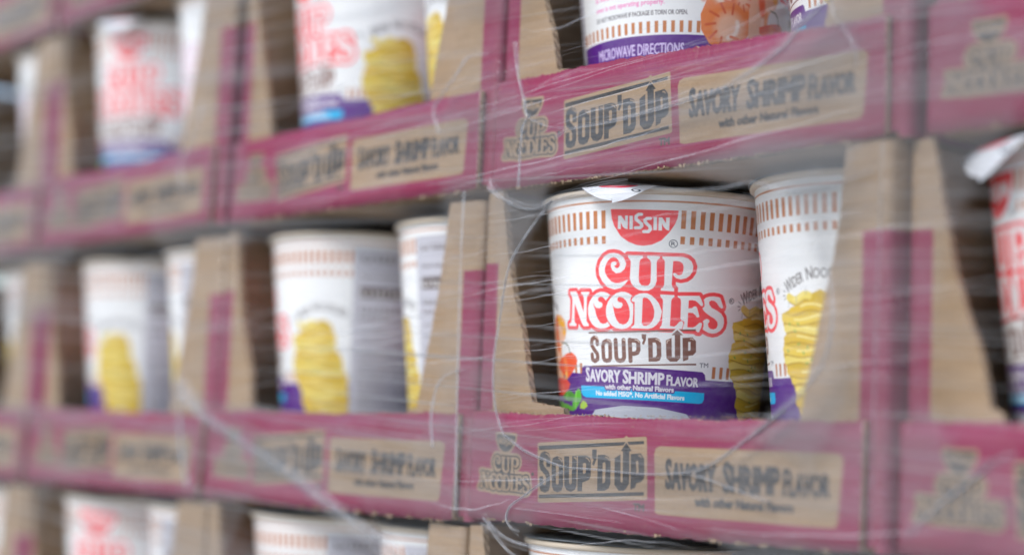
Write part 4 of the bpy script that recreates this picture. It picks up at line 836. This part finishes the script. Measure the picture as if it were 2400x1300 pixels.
    # ropes: bundles of thin drawn-out strands
    for ri, (pts, n, wd) in enumerate(ROPES):
        rg = np.random.default_rng(40+ri)
        P = np.array(pts); n0 = len(P); tt = np.linspace(0, n0-1, (n0-1)*8+1); C = np.zeros((len(tt), 2))
        for i, s in enumerate(tt):
            k = min(int(s), n0-2); f = s-k; a, b, c, e = P[max(k-1, 0)], P[k], P[k+1], P[min(k+2, n0-1)]
            C[i] = .5*((2*b)+(-a+c)*f+(2*a-5*b+4*c-e)*f*f+(-a+3*b-3*c+e)*f**3)
        T = np.gradient(C, axis=0); T /= np.linalg.norm(T, axis=1)[:, None]+1e-9; N = np.stack([-T[:, 1], T[:, 0]], 1)
        m = len(C); s01 = np.linspace(0, 1, m); V, F, W = [], [], []
        for q in range(n*2+2):
            veil = q < 2
            base = rg.normal(0, .42 if q % 3 else .9)*wd; ph = rg.uniform(0, 6); fr = rg.uniform(2, 7)
            off = base*(.55+.6*np.sin(s01*fr+ph)*.6+.5*(2*s01-1)**2)
            hw = wd*rg.uniform(.03, .17)*(.55+.45*np.sin(s01*rg.uniform(5, 16)+ph))+.05
            if veil: hw = wd*rg.uniform(.55, .9)*(.6+.4*np.sin(s01*rg.uniform(3, 8)+ph))
            hw = hw*np.clip(np.minimum(s01, 1-s01)*9+.12, 0, 1)
            tw = rg.uniform(0, 3)+s01*rg.uniform(-5, 5); dep = -.5-rg.uniform(0, 1.2); al = rg.uniform(.05, .10) if veil else rg.uniform(.05, .36)
            b0 = len(V)
            for i in range(m):
                for sgn in (-1, 0, 1):
                    o2 = off[i]+sgn*hw[i]; V.append(((C[i, 0]+N[i, 0]*o2)/1000, (dep-.45*(1-abs(sgn))+.25*sgn*math.sin(tw[i]))/1000, (C[i, 1]+N[i, 1]*o2)/1000))
                    W.append((al if sgn == 0 else al*.35)*(1 if veil else .25+.95*abs(math.sin(s01[i]*fr*1.7+ph*2))))
            for i in range(m-1):
                for e in (0, 1):
                    a = b0+i*3+e; F.append((a, a+3, a+4, a+1))
        ob = mesh_obj('film_rope', V, F, M['rope'], t, smooth=True)
        at = ob.data.attributes.new('milk', 'FLOAT', 'POINT'); at.data.foreach_set('value', np.array(W, np.float32))
    # fine drawn-out creases lying along the film, with wider pale ribbons for its glare
    rg = np.random.default_rng(77)
    for q in range(165):
        cx_, cz_ = rg.uniform(-380, 330), rg.uniform(-60, 175)
        if q < 55: cx_, cz_ = rg.uniform(10, 190), rg.uniform(0, 150)
        L = rg.uniform(40, 190); m = 26; k = np.linspace(-.5, .5, m); V, F, W = [], [], []
        sl = rg.uniform(.03, .10); bend = rg.normal(0, 3.); hw0 = rg.uniform(.10, .38); al = rg.uniform(.14, .58)
        if q % 6 == 0: hw0 = rg.uniform(.5, 1.3); al = rg.uniform(.08, .20)
        for i in range(m):
            f = math.cos(math.pi*k[i])**.7
            for sgn in (-1, 0, 1):
                V.append(((cx_+L*k[i])/1000, (-1.2-.15*(1-abs(sgn)))/1000, (cz_+sl*L*k[i]+bend*k[i]**2*4+.25*math.sin(k[i]*23+q)+sgn*hw0*f)/1000)); W.append(al*f*(1 if sgn == 0 else .3))
        for i in range(m-1):
            for e in (0, 1): a = i*3+e; F.append((a, a+3, a+4, a+1))
        ob = mesh_obj('film_crease', V, F, M['rope'], t, smooth=True)
        at = ob.data.attributes.new('milk', 'FLOAT', 'POINT'); at.data.foreach_set('value', np.array(W, np.float32))
film()
